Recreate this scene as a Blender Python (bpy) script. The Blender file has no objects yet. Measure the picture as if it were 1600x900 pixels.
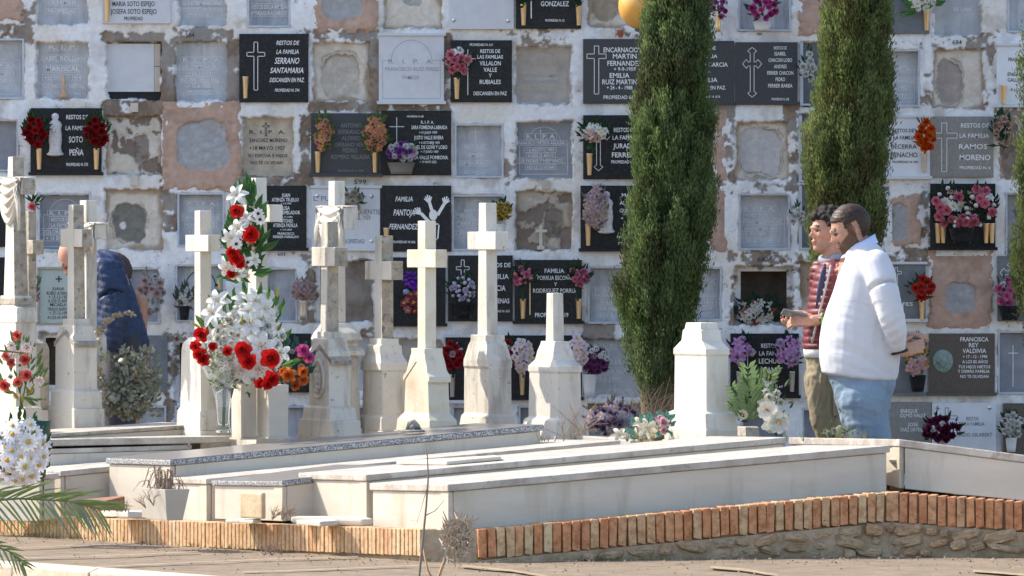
import bpy, bmesh, math, random
import numpy as np
from mathutils import Vector, Matrix, Euler
sc = bpy.context.scene
COL = sc.collection
rnd = random.Random(7)
R = math.radians

# ---------------------------------------------------------------- camera, sky, sun
F = 10000.0; HZ = 376.0; EYE = 1.5; YW = 37.7
cam = bpy.data.cameras.new("camera"); camo = bpy.data.objects.new("camera", cam); COL.objects.link(camo)
camo.location = (0, 0, EYE); camo.rotation_euler = (R(90), 0, 0)
cam.sensor_width = 36; cam.lens = F*36/1600; cam.shift_y = -(450-HZ)/1600
cam.clip_start = 0.5; cam.clip_end = 2000
cam.dof.use_dof = True; cam.dof.focus_distance = 31.5; cam.dof.aperture_fstop = 36.0
sc.camera = camo
SUN_EL = R(42); SX, SY = -0.928, 0.371
w = bpy.data.worlds.new("World"); sc.world = w; w.use_nodes = True
nt = w.node_tree; bg = nt.nodes["Background"]; sky = nt.nodes.new("ShaderNodeTexSky")
sky.sky_type = 'NISHITA'; sky.sun_disc = False; sky.sun_elevation = SUN_EL
sky.sun_rotation = math.atan2(SX, SY) % (2*math.pi)
sky.air_density = 1.0; sky.dust_density = 1.6; sky.ozone_density = 1.0
nt.links.new(sky.outputs[0], bg.inputs[0]); bg.inputs[1].default_value = 0.15
sl = bpy.data.lights.new("sun", 'SUN'); sl.energy = 3.1; sl.angle = R(0.53); sl.color = (1.0, 0.93, 0.82)
so = bpy.data.objects.new("sun", sl); COL.objects.link(so); so.location = (-10, 40, 20)
sd = Vector((SX*math.cos(SUN_EL), SY*math.cos(SUN_EL), math.sin(SUN_EL)))
so.rotation_euler = sd.to_track_quat('Z', 'Y').to_euler()
sc.view_settings.view_transform = 'Standard'; sc.view_settings.look = 'None'
sc.view_settings.exposure = 1.2; sc.view_settings.gamma = 1.0

def P(px, py, Y): return Vector(((px-800)*Y/F, Y, EYE-(py-HZ)*Y/F))
def gy(py, z=0.0): return (EYE-z)*F/(py-HZ)

# ---------------------------------------------------------------- materials
MATS = {}
def pm(name, c0, c1=None, scale=4, rough=.7, bump=0, bscale=60, attr=False, rand=None, metal=0, spec=.4,
       detail=6, stretch=None, spots=None, trans=0, lo=.35, hi=.65, alpha=None, stain=None, emit=None):
    if name in MATS: return MATS[name]
    m = bpy.data.materials.new(name); m.use_nodes = True; MATS[name] = m
    n = m.node_tree.nodes; l = m.node_tree.links; b = n["Principled BSDF"]
    b.inputs["Roughness"].default_value = rough; b.inputs["Metallic"].default_value = metal
    b.inputs["Specular IOR Level"].default_value = spec
    geo = n.new("ShaderNodeNewGeometry"); pos = geo.outputs["Position"]
    if stretch:
        mp = n.new("ShaderNodeMapping"); mp.inputs["Scale"].default_value = stretch
        l.new(pos, mp.inputs[0]); spos = mp.outputs[0]
    else: spos = pos
    def noise(sc_, v=pos, det=detail):
        t = n.new("ShaderNodeTexNoise"); t.inputs["Scale"].default_value = sc_; t.inputs["Detail"].default_value = det
        t.inputs["Roughness"].default_value = .62
        l.new(v, t.inputs["Vector"]); return t.outputs[0]
    def ramp(src, a, b_, ca=(0,0,0,1), cb=(1,1,1,1)):
        r = n.new("ShaderNodeValToRGB"); r.color_ramp.elements[0].position = a; r.color_ramp.elements[1].position = b_
        r.color_ramp.elements[0].color = ca; r.color_ramp.elements[1].color = cb
        l.new(src, r.inputs[0]); return r.outputs[0]
    def mix(fac, a, b_, mode='MIX'):
        x = n.new("ShaderNodeMix"); x.data_type = 'RGBA'; x.blend_type = mode
        if isinstance(fac, (int, float)): x.inputs[0].default_value = fac
        else: l.new(fac, x.inputs[0])
        for s, v in ((6, a), (7, b_)):
            if isinstance(v, tuple): x.inputs[s].default_value = v
            else: l.new(v, x.inputs[s])
        return x.outputs[2]
    c4 = lambda c: (c[0], c[1], c[2], 1)
    if attr:
        a = n.new("ShaderNodeVertexColor"); a.layer_name = "Col"; col = a.outputs[0]
        if c1: col = mix(ramp(noise(scale), lo, hi), col, mix(1.0, col, c4(c1), 'MULTIPLY'))
    elif rand:
        oi = n.new("ShaderNodeObjectInfo"); r = n.new("ShaderNodeValToRGB"); el = r.color_ramp.elements
        while len(el) < len(rand): el.new(.5)
        for i, c in enumerate(rand): el[i].position = i/(len(rand)-1) if len(rand) > 1 else 0; el[i].color = c4(c)
        l.new(oi.outputs["Random"], r.inputs[0]); col = r.outputs[0]
        if c1: col = mix(ramp(noise(scale), lo, hi), col, mix(1.0, col, c4(c1), 'MULTIPLY'))
    elif c1: col = mix(ramp(noise(scale, spos), lo, hi), c4(c0), c4(c1))
    else: col = mix(0.0, c4(c0), c4(c0))
    if stain:   # (colour, scale, lo, hi)  weathering streaks
        mp = n.new("ShaderNodeMapping"); mp.inputs["Scale"].default_value = (1, 1, .22); l.new(pos, mp.inputs[0])
        col = mix(ramp(noise(stain[1], mp.outputs[0]), stain[2], stain[3]), col, c4(stain[0]))
    if spots:   # (colour, scale, lo, hi)
        col = mix(ramp(noise(spots[1], det=8), spots[2], spots[3]), col, c4(spots[0]))
    l.new(col, b.inputs["Base Color"])
    if bump:
        bn = n.new("ShaderNodeBump"); bn.inputs["Strength"].default_value = bump; bn.inputs["Distance"].default_value = .01
        l.new(noise(bscale), bn.inputs["Height"]); l.new(bn.outputs[0], b.inputs["Normal"])
    if alpha is not None:
        b.inputs["Transmission Weight"].default_value = alpha; b.inputs["IOR"].default_value = 1.2
    if trans:
        tr = n.new("ShaderNodeBsdfTranslucent"); ms = n.new("ShaderNodeMixShader"); ms.inputs[0].default_value = trans
        l.new(col, tr.inputs[0]); l.new(b.outputs[0], ms.inputs[1]); l.new(tr.outputs[0], ms.inputs[2])
        l.new(ms.outputs[0], n["Material Output"].inputs[0])
    return m

MARBLE = pm("aged_marble", (.64,.605,.535), (.55,.505,.43), scale=3.5, rough=.55, bump=.25, bscale=90, stain=((.27,.235,.185), 11, .52, .76), spots=((.14,.125,.10), 34, .62, .74), lo=.3, hi=.7)
MARBLE_W = pm("white_marble", (.60,.54,.455), (.50,.445,.365), scale=2.2, rough=.45, bump=.12, bscale=60, stretch=(1,1,4), stain=((.38,.31,.22), 7, .53, .82), spots=((.30,.26,.21), 45, .70, .76), lo=.35, hi=.75)
MARBLE_TOP = pm("worn_marble_slab", (.56,.51,.44), (.33,.285,.235), scale=6, rough=.6, bump=.5, bscale=70, spots=((.36,.30,.25), 16, .54, .64), lo=.35, hi=.7, stretch=(1,2.2,1))
MARBLE_G = pm("grey_veined_marble", (.50,.465,.41), (.40,.37,.325), scale=5, rough=.5, bump=.1, lo=.35, hi=.7, stain=((.40,.37,.33), 9, .58, .8))
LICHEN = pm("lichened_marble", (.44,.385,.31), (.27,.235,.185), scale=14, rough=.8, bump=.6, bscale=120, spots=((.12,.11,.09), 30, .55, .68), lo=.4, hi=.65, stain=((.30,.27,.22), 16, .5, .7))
GRANITE = pm("speckled_granite", (.10,.105,.12), (.50,.50,.50), scale=170, rough=.35, lo=.47, hi=.56, detail=2)
GRAN_TOP = pm("polished_granite", (.17,.155,.14), (.25,.23,.21), scale=120, rough=.28, detail=3)
BLACK = pm("black_granite", (.013,.014,.018), (.03,.032,.036), scale=70, rough=.25, lo=.4, hi=.7, spec=.16)
CHAR = pm("charcoal_granite", (.05,.05,.055), (.075,.075,.08), scale=90, rough=.4, spec=.2)
BROWNG = pm("brown_granite", (.075,.06,.052), (.11,.09,.078), scale=80, rough=.3)
GREYG = pm("grey_granite", (.21,.20,.185), (.28,.27,.25), scale=60, rough=.45)
PALE = pm("pale_stone", (.56,.57,.60), (.62,.63,.66), scale=14, rough=.6, bump=.1)
SLABM = pm("carved_grey_stone", (.40,.41,.435), (.53,.54,.56), scale=10, rough=.8, bump=.35, bscale=120, stain=((.27,.27,.28), 14, .5, .75))
SLABL = pm("carved_letters", (.76,.77,.79), (.62,.63,.66), scale=30, rough=.8)
SLABD = pm("dark_letters", (.05,.05,.055), rough=.7)
WHITEL = pm("white_letters", (.80,.80,.80), rough=.6)
GOLDL = pm("gilt_letters", (.78,.62,.35), rough=.4)
FADEL = pm("faded_letters", (.42,.42,.42), rough=.6)
ALU = pm("aluminium_frame", (.42,.46,.53), (.52,.55,.60), scale=20, rough=.45, metal=.3)
GOLD = pm("gold_metal", (.85,.60,.30), (.98,.80,.52), scale=60, rough=.3, metal=.75, stretch=(6,6,.6))
SILVER = pm("silver_metal", (.60,.57,.54), (.8,.78,.74), scale=60, rough=.3, metal=.85, stretch=(6,6,.6))
PLASTER = pm("painted_plaster", (1,1,1), (.86,.84,.82), scale=30, rough=.9, bump=.4, bscale=160, attr=True, spec=.2)
BODYM = pm("person_skin", (1,1,1), (.9,.85,.82), scale=60, rough=.55, attr=True, spec=.35)
SOIL = pm("terrace_soil", (.30,.23,.16), (.20,.15,.10), scale=12, rough=.95, bump=.8, bscale=60)
MORTAR = pm("crumbling_mortar", (.47,.355,.24), (.34,.245,.16), scale=9, rough=.95, bump=1.0, bscale=50, spots=((.42,.35,.26), 25, .55, .62))
PATHM = pm("sandy_paving", (.30,.225,.15), (.20,.15,.10), scale=7, rough=.95, bump=.8, bscale=180, spots=((.46,.39,.30), 130, .64, .70), stain=((.19,.145,.10), 3, .5, .75))
BRICK = pm("red_brick", (1,1,1), (.62,.50,.42), scale=28, rough=.9, bump=.7, bscale=110, lo=.42, hi=.66,
   rand=[(.56,.24,.11),(.66,.33,.16),(.58,.26,.12),(.68,.38,.20),(.62,.29,.14),(.68,.52,.30),(.56,.25,.12),(.64,.35,.18),(.66,.47,.27),(.57,.25,.12)], spots=((.13,.10,.07), 60, .62, .68))
TILEB = pm("thin_tile_brick", (1,1,1), (.66,.58,.50), scale=30, rough=.9, bump=.6, bscale=110, lo=.42, hi=.7,
   rand=[(.62,.38,.20),(.66,.46,.27),(.60,.34,.18),(.64,.44,.25),(.66,.49,.30),(.60,.33,.18),(.64,.42,.23)], spots=((.20,.15,.10), 60, .64, .70))
STONE = pm("rubble_stone", (1,1,1), (.62,.56,.5), scale=20, rough=.95, bump=1.0, bscale=70, rand=[(.52,.37,.22),(.50,.39,.26),(.52,.33,.19),(.50,.38,.25),(.46,.35,.23),(.54,.38,.23)])

# ---------------------------------------------------------------- mesh helpers
def tag(o, label=None, cat=None, group=None, kind=None):
    if label: o["label"] = label
    if cat: o["category"] = cat
    if group: o["group"] = group
    if kind: o["kind"] = kind
    return o
def link(name, me, parent=None, loc=None):
    o = bpy.data.objects.new(name, me); COL.objects.link(o)
    if parent: o.parent = parent
    if loc is not None: o.location = loc
    return o
def thing(name, label, cat, loc=(0,0,0), rz=0, group=None):
    o = link(name, None); o.empty_display_size = .1
    o.location = loc; o.rotation_euler = (0, 0, rz); return tag(o, label, cat, group)
class MB:
    def __init__(s): s.v = []; s.f = []; s.m = []
    def add(s, vs, fs, mi=0):
        o = len(s.v); s.v += [tuple(v) for v in vs]; s.f += [tuple(i+o for i in f) for f in fs]; s.m += [mi]*len(fs); return s
    def box(s, x0, x1, y0, y1, z0, z1, mi=0, M=None):
        vs = [Vector((x, y, z)) for z in (z0, z1) for x, y in ((x0,y0),(x1,y0),(x1,y1),(x0,y1))]
        if M: vs = [M @ v for v in vs]
        return s.add(vs, [(0,3,2,1),(4,5,6,7),(0,1,5,4),(1,2,6,5),(2,3,7,6),(3,0,4,7)], mi)
    def hexa(s, bot, top, mi=0):
        n = len(bot); vs = list(bot)+list(top)
        return s.add(vs, [tuple(range(n-1,-1,-1)), tuple(range(n,2*n))]+[(i,(i+1)%n,n+(i+1)%n,n+i) for i in range(n)], mi)
    def loft(s, rings, mi=0, cap=True):
        n = len(rings[0]); o = len(s.v)
        for r in rings: s.v += [tuple(v) for v in r]
        k = 0
        for j in range(len(rings)-1):
            for i in range(n):
                s.f.append((o+j*n+i, o+j*n+(i+1)%n, o+(j+1)*n+(i+1)%n, o+(j+1)*n+i)); k += 1
        if cap:
            s.f.append(tuple(o+i for i in range(n-1,-1,-1))); s.f.append(tuple(o+(len(rings)-1)*n+i for i in range(n))); k += 2
        s.m += [mi]*k; return s
    def tube(s, pts, r, n=6, mi=0, flat=1.0):
        pts = [Vector(p) for p in pts]; rs = r if isinstance(r, (list, tuple)) else [r]*len(pts)
        rings = []
        for i, p in enumerate(pts):
            t = (pts[min(i+1,len(pts)-1)]-pts[max(i-1,0)])
            t = t.normalized() if t.length > 1e-9 else Vector((0,0,1))
            up = Vector((0,0,1)) if abs(t.z) < .9 else Vector((0,1,0))
            a = t.cross(up).normalized(); b = a.cross(t)
            rings.append([p+a*rs[i]*math.cos(2*math.pi*k/n)+b*rs[i]*flat*math.sin(2*math.pi*k/n) for k in range(n)])
        return s.loft(rings, mi)
    def ball(s, c, rx, ry=None, rz=None, n=12, m=8, mi=0, M=None):
        ry = rx if ry is None else ry; rz = rx if rz is None else rz; rings = []
        c = Vector(c)
        for j in range(m+1):
            t = math.pi*(j/m); st = max(math.sin(t), .02)
            ring = [Vector((rx*st*math.cos(2*math.pi*k/n), ry*st*math.sin(2*math.pi*k/n), -rz*math.cos(t))) for k in range(n)]
            rings.append([c+((M @ v) if M else v) for v in ring])
        return s.loft(rings, mi)
    def lathe(s, c, prof, n=14, mi=0):
        c = Vector(c)
        return s.loft([[c+Vector((r*math.cos(2*math.pi*k/n), r*math.sin(2*math.pi*k/n), z)) for k in range(n)] for r, z in prof], mi)
    def mesh(s, name, mats, smooth=False, bevel=0, seg=2, col=None):
        me = bpy.data.meshes.new(name); me.from_pydata(s.v, [], s.f)
        for m in (mats if isinstance(mats, (list, tuple)) else [mats]): me.materials.append(m)
        me.polygons.foreach_set("material_index", s.m)
        if bevel:
            bm = bmesh.new(); bm.from_mesh(me)
            bmesh.ops.bevel(bm, geom=[e for e in bm.edges if len(e.link_faces) == 2 and e.calc_face_angle(0) > .3], offset=bevel, segments=seg, affect='EDGES', profile=.6)
            bm.to_mesh(me); bm.free()
        if smooth: me.polygons.foreach_set("use_smooth", [True]*len(me.polygons))
        me.update(); return me
    def build(s, name, mats, parent=None, smooth=False, bevel=0, seg=2, loc=None, label=None):
        o = link(name, s.mesh(name, mats, smooth, bevel, seg), parent, loc)
        if label: o["label"] = label
        return o

# numpy fractal noise on pixel coordinates
def _hash(ix, iy, seed):
    h = (ix.astype(np.int64)*374761393 + iy.astype(np.int64)*668265263 + seed*974634777) & 0x7fffffff
    h = ((h ^ (h >> 13))*1274126177) & 0x7fffffff
    return ((h ^ (h >> 16)) & 0xffff)/65535.0
def vnoise(x, y, seed):
    ix = np.floor(x); iy = np.floor(y); fx = x-ix; fy = y-iy
    fx = fx*fx*(3-2*fx); fy = fy*fy*(3-2*fy)
    a = _hash(ix, iy, seed); b = _hash(ix+1, iy, seed); c = _hash(ix, iy+1, seed); d = _hash(ix+1, iy+1, seed)
    return (a*(1-fx)+b*fx)*(1-fy)+(c*(1-fx)+d*fx)*fy
def fbm(x, y, size, seed=0, oct=5, pers=.55):
    t = 0; amp = 1; tot = 0
    for o in range(oct):
        t = t+amp*vnoise(x/size*(2**o)+17.3*o, y/size*(2**o)+9.1*o, seed*31+o); tot += amp; amp *= pers
    return t/tot
def sstep(a, b, x):
    t = np.clip((x-a)/(b-a), 0, 1); return t*t*(3-2*t)
def mixc(c, col, m): return c*(1-m[..., None])+np.array(col)*m[..., None]
def grid_mesh(name, X, Y, Z, C, mat, keep=None, smooth=True):
    ny, nx = X.shape; v = np.stack([X, Y, Z], -1).reshape(-1, 3); idx = np.arange(nx*ny).reshape(ny, nx)
    q = np.stack([idx[1:, :-1], idx[1:, 1:], idx[:-1, 1:], idx[:-1, :-1]], -1)
    q = q[keep] if keep is not None else q.reshape(-1, 4)
    q = q.reshape(-1, 4); used = np.unique(q); rem = np.full(len(v), -1); rem[used] = np.arange(len(used))
    v = v[used]; q = rem[q]
    me = bpy.data.meshes.new(name); me.vertices.add(len(v)); me.vertices.foreach_set("co", v.ravel().astype(np.float32))
    me.loops.add(q.size); me.loops.foreach_set("vertex_index", q.ravel().astype(np.int32))
    me.polygons.add(len(q)); me.polygons.foreach_set("loop_start", np.arange(0, q.size, 4, dtype=np.int32))
    me.update(calc_edges=True); me.materials.append(mat)
    me.polygons.foreach_set("use_smooth", np.full(len(q), smooth))
    if C is not None:
        c = C.reshape(-1, 3)[used]; ca = me.color_attributes.new("Col", 'FLOAT_COLOR', 'POINT')
        ca.data.foreach_set("color", np.concatenate([c, np.ones((len(c), 1))], 1).ravel().astype(np.float32))
    return me
# ---------------------------------------------------------------- niche wall
K = YW/F
def wx(px): return (px-800)*K
def wz(py): return EYE-(py-HZ)*K
wall = thing("niche_wall", "tall whitewashed wall of burial niches with peeling paint and stone plaques", "cemetery wall", (0, YW, 0))
TXC = {}
def text_mesh(s):
    if s not in TXC:
        cu = bpy.data.curves.new("t", 'FONT'); cu.body = s; cu.resolution_u = 2; cu.align_x = 'CENTER'; cu.offset = .012
        o = bpy.data.objects.new("t", cu); me = bpy.data.meshes.new_from_object(o)
        v = np.empty(len(me.vertices)*3, np.float32); me.vertices.foreach_get("co", v); v = v.reshape(-1, 3)
        fs = [tuple(p.vertices) for p in me.polygons]
        bpy.data.objects.remove(o); bpy.data.curves.remove(cu); bpy.data.meshes.remove(me); TXC[s] = (v, fs)
    return TXC[s]
def put_text(mb, s, cx, cy, h, w, d, ital=0.0, mi=0):
    """s centred on pixel (cx, cy) of the wall plane, letters h high, whole line w wide"""
    v, fs = text_mesh(s)
    if len(v) == 0: return
    x0, x1 = v[:, 0].min(), v[:, 0].max(); cap = .70
    X = (v[:, 0]-(x0+x1)/2)*(w/max(x1-x0, .01)); Y = (v[:, 1]-cap/2)*(h/cap)
    X = X+Y*ital
    mb.add([((cx-800+a)*K, d, wz(cy)+b*K) for a, b in zip(X, Y)], fs, mi)
def px_box(mb, x0, x1, y0, y1, d0, d1, mi=0): mb.box(wx(x0), wx(x1), d0, d1, wz(y1), wz(y0), mi)
def outline(mb, pts, d, t=.8, close=True, mi=0):
    n = len(pts)
    for i in range(n if close else n-1):
        a = Vector((pts[i][0], pts[i][1])); b = Vector((pts[(i+1) % n][0], pts[(i+1) % n][1])); u = (b-a)
        if u.length < .01: continue
        u.normalize(); q = Vector((-u.y, u.x))*t/2; a = a-u*t/2; b = b+u*t/2
        mb.add([(wx(p.x), d, wz(p.y)) for p in (a-q, a+q, b+q, b-q)], [(0,1,2,3)], mi)
def cross_pts(cx, y0, y1, w, t, ya): 
    return [(cx-t,y0),(cx+t,y0),(cx+t,ya-t),(cx+w,ya-t),(cx+w,ya+t),(cx+t,ya+t),(cx+t,y1),(cx-t,y1),(cx-t,ya+t),(cx-w,ya+t),(cx-w,ya-t),(cx-t,ya-t)]
def fancy_cross(cx, y0, y1, w, ya, t=3):
    def tip(x, y, dx, dy):
        px_, py_ = -dy, dx
        return [(x-dx*9+px_*t, y-dy*9+py_*t), (x-dx*6+px_*(t+4), y-dy*6+py_*(t+4)), (x, y), (x-dx*6-px_*(t+4), y-dy*6-py_*(t+4)), (x-dx*9-px_*t, y-dy*9-py_*t)]
    return tip(cx, y0, 0, -1)[::-1]+[(cx+t, ya-t)]+tip(cx+w, ya, 1, 0)[::-1]+[(cx+t, ya+t)]+tip(cx, y1, 0, 1)[::-1]+[(cx-t, ya+t)]+tip(cx-w, ya, -1, 0)[::-1]+[(cx-t, ya-t)]
WHB = (.85,.855,.87); CREAM = (.78,.70,.58); PINKC = (.50,.33,.25); BROWN = (.23,.17,.13); GREYP = (.31,.29,.27); PALEG = (.50,.50,.53)

# cells: x0, x1, y0, y1, kind, options
CELLS = []
def cell(x0, x1, y0, y1, kind, **o): CELLS.append((x0, x1, y0, y1, kind, o))
# --- top row
cell(-50,38,-55,34,'pink', patch=None)
cell(58,136,-52,37,'slab', lines=[("R. I. P. A.",97,-25,9,50),("RESTOS DE",97,-10,8,40),("LA FAMILIA",97,3,8,46),("PROPIEDAD",97,17,7,48)])
cell(160,267,-60,37,'plaque', m='pale', lt='dark', lines=[("RESTOS DE",210,-22,8,50),("MARIA SOTO ESPEJO",209,6,8,66),("JOSEFA SOTO ESPEJO",209,18,8,72),("PROPIEDAD",209,29,6,29)], vase=[(168,-2,34)])
cell(278,353,-50,40,'slab', lines=[("+26 DICIEMBRE 1958",312,5,6,68),("SUS HIJOS NO LA OLVIDAN",313,13,6,70),("PROPIEDAD.",311,22,6,36)])
cell(388,452,-50,41,'slab', frame=1, lines=[("R. I. P. A.",420,-3,6,40),("RESTOS DE LA FAMILIA",420,10,8,58),("AMPASAGUA ALVARADO",420,20,8,60)])
cell(487,592,-60,52,'pink', patch=(505,566,-30,31))
cell(600,690,-55,44,'plaster', pc=(.40,.40,.36), patch=(628,662,-50,8))
cell(702,803,-60,46,'plaque', m='pale', lines=[], screws=[(709,32),(794,33)])
cell(806,908,-60,45,'plaque', m='black', lines=[("FAMILIA",867,-12,9,44),("GONZALEZ",867,6,8,44),("PROPIEDAD N. 62",867,32,4,30)], strip=[(830,-30,29)], vase=[(818,7,40),(904,8,40)])
cell(920,1003,-55,42,'plaster', patch=(925,968,-55,32), pc=(.36,.30,.23))
cell(1012,1110,-55,42,'slab', lines=[])
cell(1155,1234,-50,47,'slab', frame=1, lt='faint', lines=[("RESTOS DE",1190,-18,7,44)])
cell(1247,1340,-60,58,'pink', patch=None)
cell(1360,1452,-60,53,'plaque', m='slate', lines=[], vase=[(1447,17,48)])
cell(1458,1533,-50,54,'slab', lines=[("R. I. P. A.",1500,-20,7,44),("DE LUNA",1505,14,7,28)])
cell(1576,1652,-55,49,'slab', frame=1, lines=[], vase=[(1571,20,50)])
# --- second row
cell(-40,36,62,153,'slab', frame=1, arch=1, lines=[("R. I. P. A.",-2,102,7,40),("LA FAMILIA",-2,114,7,40),("GUERRERO",-2,124,7,42),("PROPIEDAD.",-2,136,6,36)])
cell(57,137,66,154,'slab', lines=[("R. I. P.",97,73,8,46),("ISABEL ROLDAN",97,91,9,72),("MARISCAL",97,107,9,54),("+26 ENERO 1954",97,121,8,60),("TUS HIJOS Y NIETAS",97,134,8,70),("NO TE OLVIDAN",97,146,7,58)])
cell(167,251,66,156,'blank')
cell(274,354,66,158,'slab', lines=[("R.  I.  P.  A.",315,93,7,62),("LUIS CARMONA GIL",311,104,7,58),("+ 24-2-1959",311,114,7,38),("ANTONIO DELLO RUIZ",311,124,8,64),("+ 15-8-1958.",311,134,7,38),("PROPIEDAD",311,143,7,36)])
cell(374,482,53,160,'plaque', m='black', lines=[("RESTOS DE",450,67,7,35),("LA FAMILIA",450,81,7,35),("SERRANO",449,95,10,38),("SANTAMARIA",449,110,9,52),("DESCANSEN EN PAZ.",449,125,7,54),("PROPIEDAD N. 594",449,141,5,38)], ital=.2, cross=[('o',400,66,141,14,3,85)], vase=[(384,120,154)])
cell(489,575,67,159,'plaster', patch=(503,562,82,152), pc=(.52,.47,.41))
cell(592,694,55,160,'plaque', m='pale', lt='faint', ledge=1, arch=1, lines=[("R.   I.   P.   A.",642,96,7,70),("FRANCISCO RUIZ PEREZ",644,108,6,84),("FAMILIA",642,121,6,26)])
cell(704,800,63,160,'plaque', m='black', lines=[("PROPIEDAD N. 611",752,70,4,36),("RESTOS DE",766,80,6,31),("LAS FAMILIAS",766,89,6,40),("VILLALON",766,99,7,33),("VALLE",766,109,7,21),("Y",766,118,6,5),("RUBIALES",766,128,7,33),("DESCANSEN EN PAZ",766,146,6,52)], cross=[('t',731,78,148,12,1.2,92)], vase=[(714,122,155)])
cell(806,892,72,163,'slab', arch=1, warm=1, lt='faint', lines=[("RESTOS DE LA FAMILIA",845,118,6,58),("SALVADOR FERRER PEREZ",845,127,6,62),("PROPIEDAD",845,144,5,30)])
cell(911,1016,61,162,'plaque', m='char', lines=[("ENCARNACION",973,78,8,60),("MARTIN",976,88,8,37),("FERNANDEZ",976,99,8,54),("+ 9-9-1959",976,108,6,34),("EMILIA",968,118,8,31),("RUIZ MARTIN",968,128,8,54),("+ 24 - 4 - 1988",968,137,6,40),("PROPIEDAD 612",968,152,6,50)], cross=[('o',932,72,147,15,3.5,88)])
cell(1030,1147,64,164,'plaque', m='char', lines=[("RESTOS DE",1098,75,6,40),("LA FAMILIA",1098,88,6,46),("MARTIN GARCIA",1105,101,7,64),("+",1108,113,4,4),("EMILIA",1106,125,7,30),("DESCANSE EN PAZ.",1104,137,6,60),("PROPIEDAD N. 616",1104,151,4,42)])
cell(1149,1246,66,164,'plaque', m='char', lines=[("RESTOS DE",1219,75,5,20),("ISABEL",1219,84,6,18),("CHACON LOBO",1219,94,6,37),("ANDRES",1219,104,6,20),("FERRER CHACON",1219,114,6,41),("PEDRO",1219,124,6,15),("FERRER BAREA",1219,134,6,38),("PROPIEDAD N. 628",1219,155,4,27)], cross=[('f',1175,74,152,15,100)])
cell(1252,1300,66,165,'case')
cell(1368,1436,79,165,'slab', frame=1, arch=1, lines=[("R. I. P. A.",1402,108,7,50),("MARIA FRANCO",1402,125,7,58),("+2-6-1957",1402,137,7,40),("SUS NIETOS",1402,150,7,46)])
cell(1458,1536,77,168,'plaster', patch=(1464,1505,94,162), pc=(.38,.33,.30))
cell(1557,1655,71,165,'plaque', m='white', lt='dark', ledge=1, lines=[("FRANCISCO",1592,93,6,34),("Y",1592,103,5,4),("ENCARNACION",1598,116,6,48),("GALLEGO",1588,125,6,28),("+",1588,133,6,4),("A LOS 81 AÑOS",1600,140,5,44)], vase=[(1567,133,163)])
# --- third row
cell(-50,27,188,266,'slab', frame=1, dark=1, lines=[])
cell(48,159,169,271,'plaque', m='black', lines=[("RESTOS DE",121,183,7,34),("LA FAMILIA",121,200,7,36),("SOTO",119,218,10,22),("PEÑA",120,238,10,22),("PROPIEDAD N. 570",121,257,5,34)], vase=[(62,232,265),(151,232,265)], ledge=2)
cell(165,252,182,273,'plaster', patch=(208,232,205,258), pc=(.30,.26,.22), rough=1)
cell(254,378,159,300,'pink', patch=(277,360,187,264))
cell(379,459,184,275,'slab', warm=2, lt='dark', lines=[("R.  I.  P.  A.",417,206,7,58),("SANCHEZ MORENO",419,219,7,62),("+18 MAYO 1957",417,231,7,58),("SU ESPOSA E HIJOS",418,243,6,64),("NO TE OLVIDAN",416,254,6,52)], cross=[('o',415,192,212,5,1.2,197)])
cell(486,595,177,273,'plaque', m='char', lt='faded', lines=[("ANTONIO",549,196,7,33),("SERRANO",546,206,7,36),("ALONSO",549,216,7,30),("SERRANO VERA",548,226,7,50),("PEDRO",547,235,7,23),("ROMERO VILLALBA",548,245,7,60),("PROPIEDAD N. 598",548,267,4,40)], vase=[(497,237,270),(586,237,270)], ledge=2)
cell(596,705,173,274,'plaque', m='black', lines=[("PROPIEDAD N. 605",649,182,3,26),("R. I. P. A.",668,191,5,20),("SARA FOMBONA LABRADA",671,199,6,56),("+ 31 JULIO 1959",669,207,4,28),("JUSTO VALLE RIVERA",670,215,6,46),("+ 6 OCTUBRE 1959",671,223,4,32),("MANUEL DE GOÑI Y LOBO",668,230,6,62),("+ 17 JUNIO 1969",671,237,4,28),("Mª LUISA VALLE FOMBONA",666,246,6,68),("+ 19 MAYO 2023",669,253,4,26)], cross=[('t',620,184,222,11,1.0,198)])
cell(712,785,195,276,'slab', frame=1, lines=[("RESTOS DE",742,229,6,36),("FAMILIA",742,242,7,28),("ROMAN FRANCO",743,255,7,52),("PROPIEDAD",743,270,6,38)], cross=[('t',743,199,222,7,1,206)])
cell(806,893,190,278,'slab', arch=1, dark=1, lines=[("R. I.  P. A",845,213,8,46),("FRANCISCO MATEOS AGUILAR",845,223,6,78),("+ 6 AGOSTO 1959",844,234,6,46),("A LOS 23 AÑOS",845,243,6,42),("SUS PADRES Y HERMANOS",845,251,7,72),("NO LE OLVIDAN",845,261,6,44)], cross=[('t',845,198,222,1,.8,205)])
cell(911,1014,180,280,'plaque', m='black', lines=[("RESTOS DE",976,203,7,34),("LA FAMILIA",977,215,7,40),("JURADO",976,228,8,36),("FERRERA",977,242,8,42),("PROPIEDAD N. 613",977,253,5,44)], cross=[('f',935,190,267,19,212)], vase=[(921,240,274)])
cell(1112,1137,172,285,'pink', patch=None)
cell(1150,1232,190,281,'plaster', patch=(1156,1222,200,275), pc=(.56,.54,.54))
cell(1250,1330,180,285,'case')
cell(1368,1453,183,277,'plaque', m='white', lt='dark', ledge=1, lines=[("RESTOS DE",1411,204,6,34),("LA FAMILIA",1413,215,6,34),("BECERRA",1412,229,7,40),("HENACHO",1412,242,8,42),("PROPIEDAD N. 696",1414,253,4,40)], vase=[(1443,238,270)], vm='silver')
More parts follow.
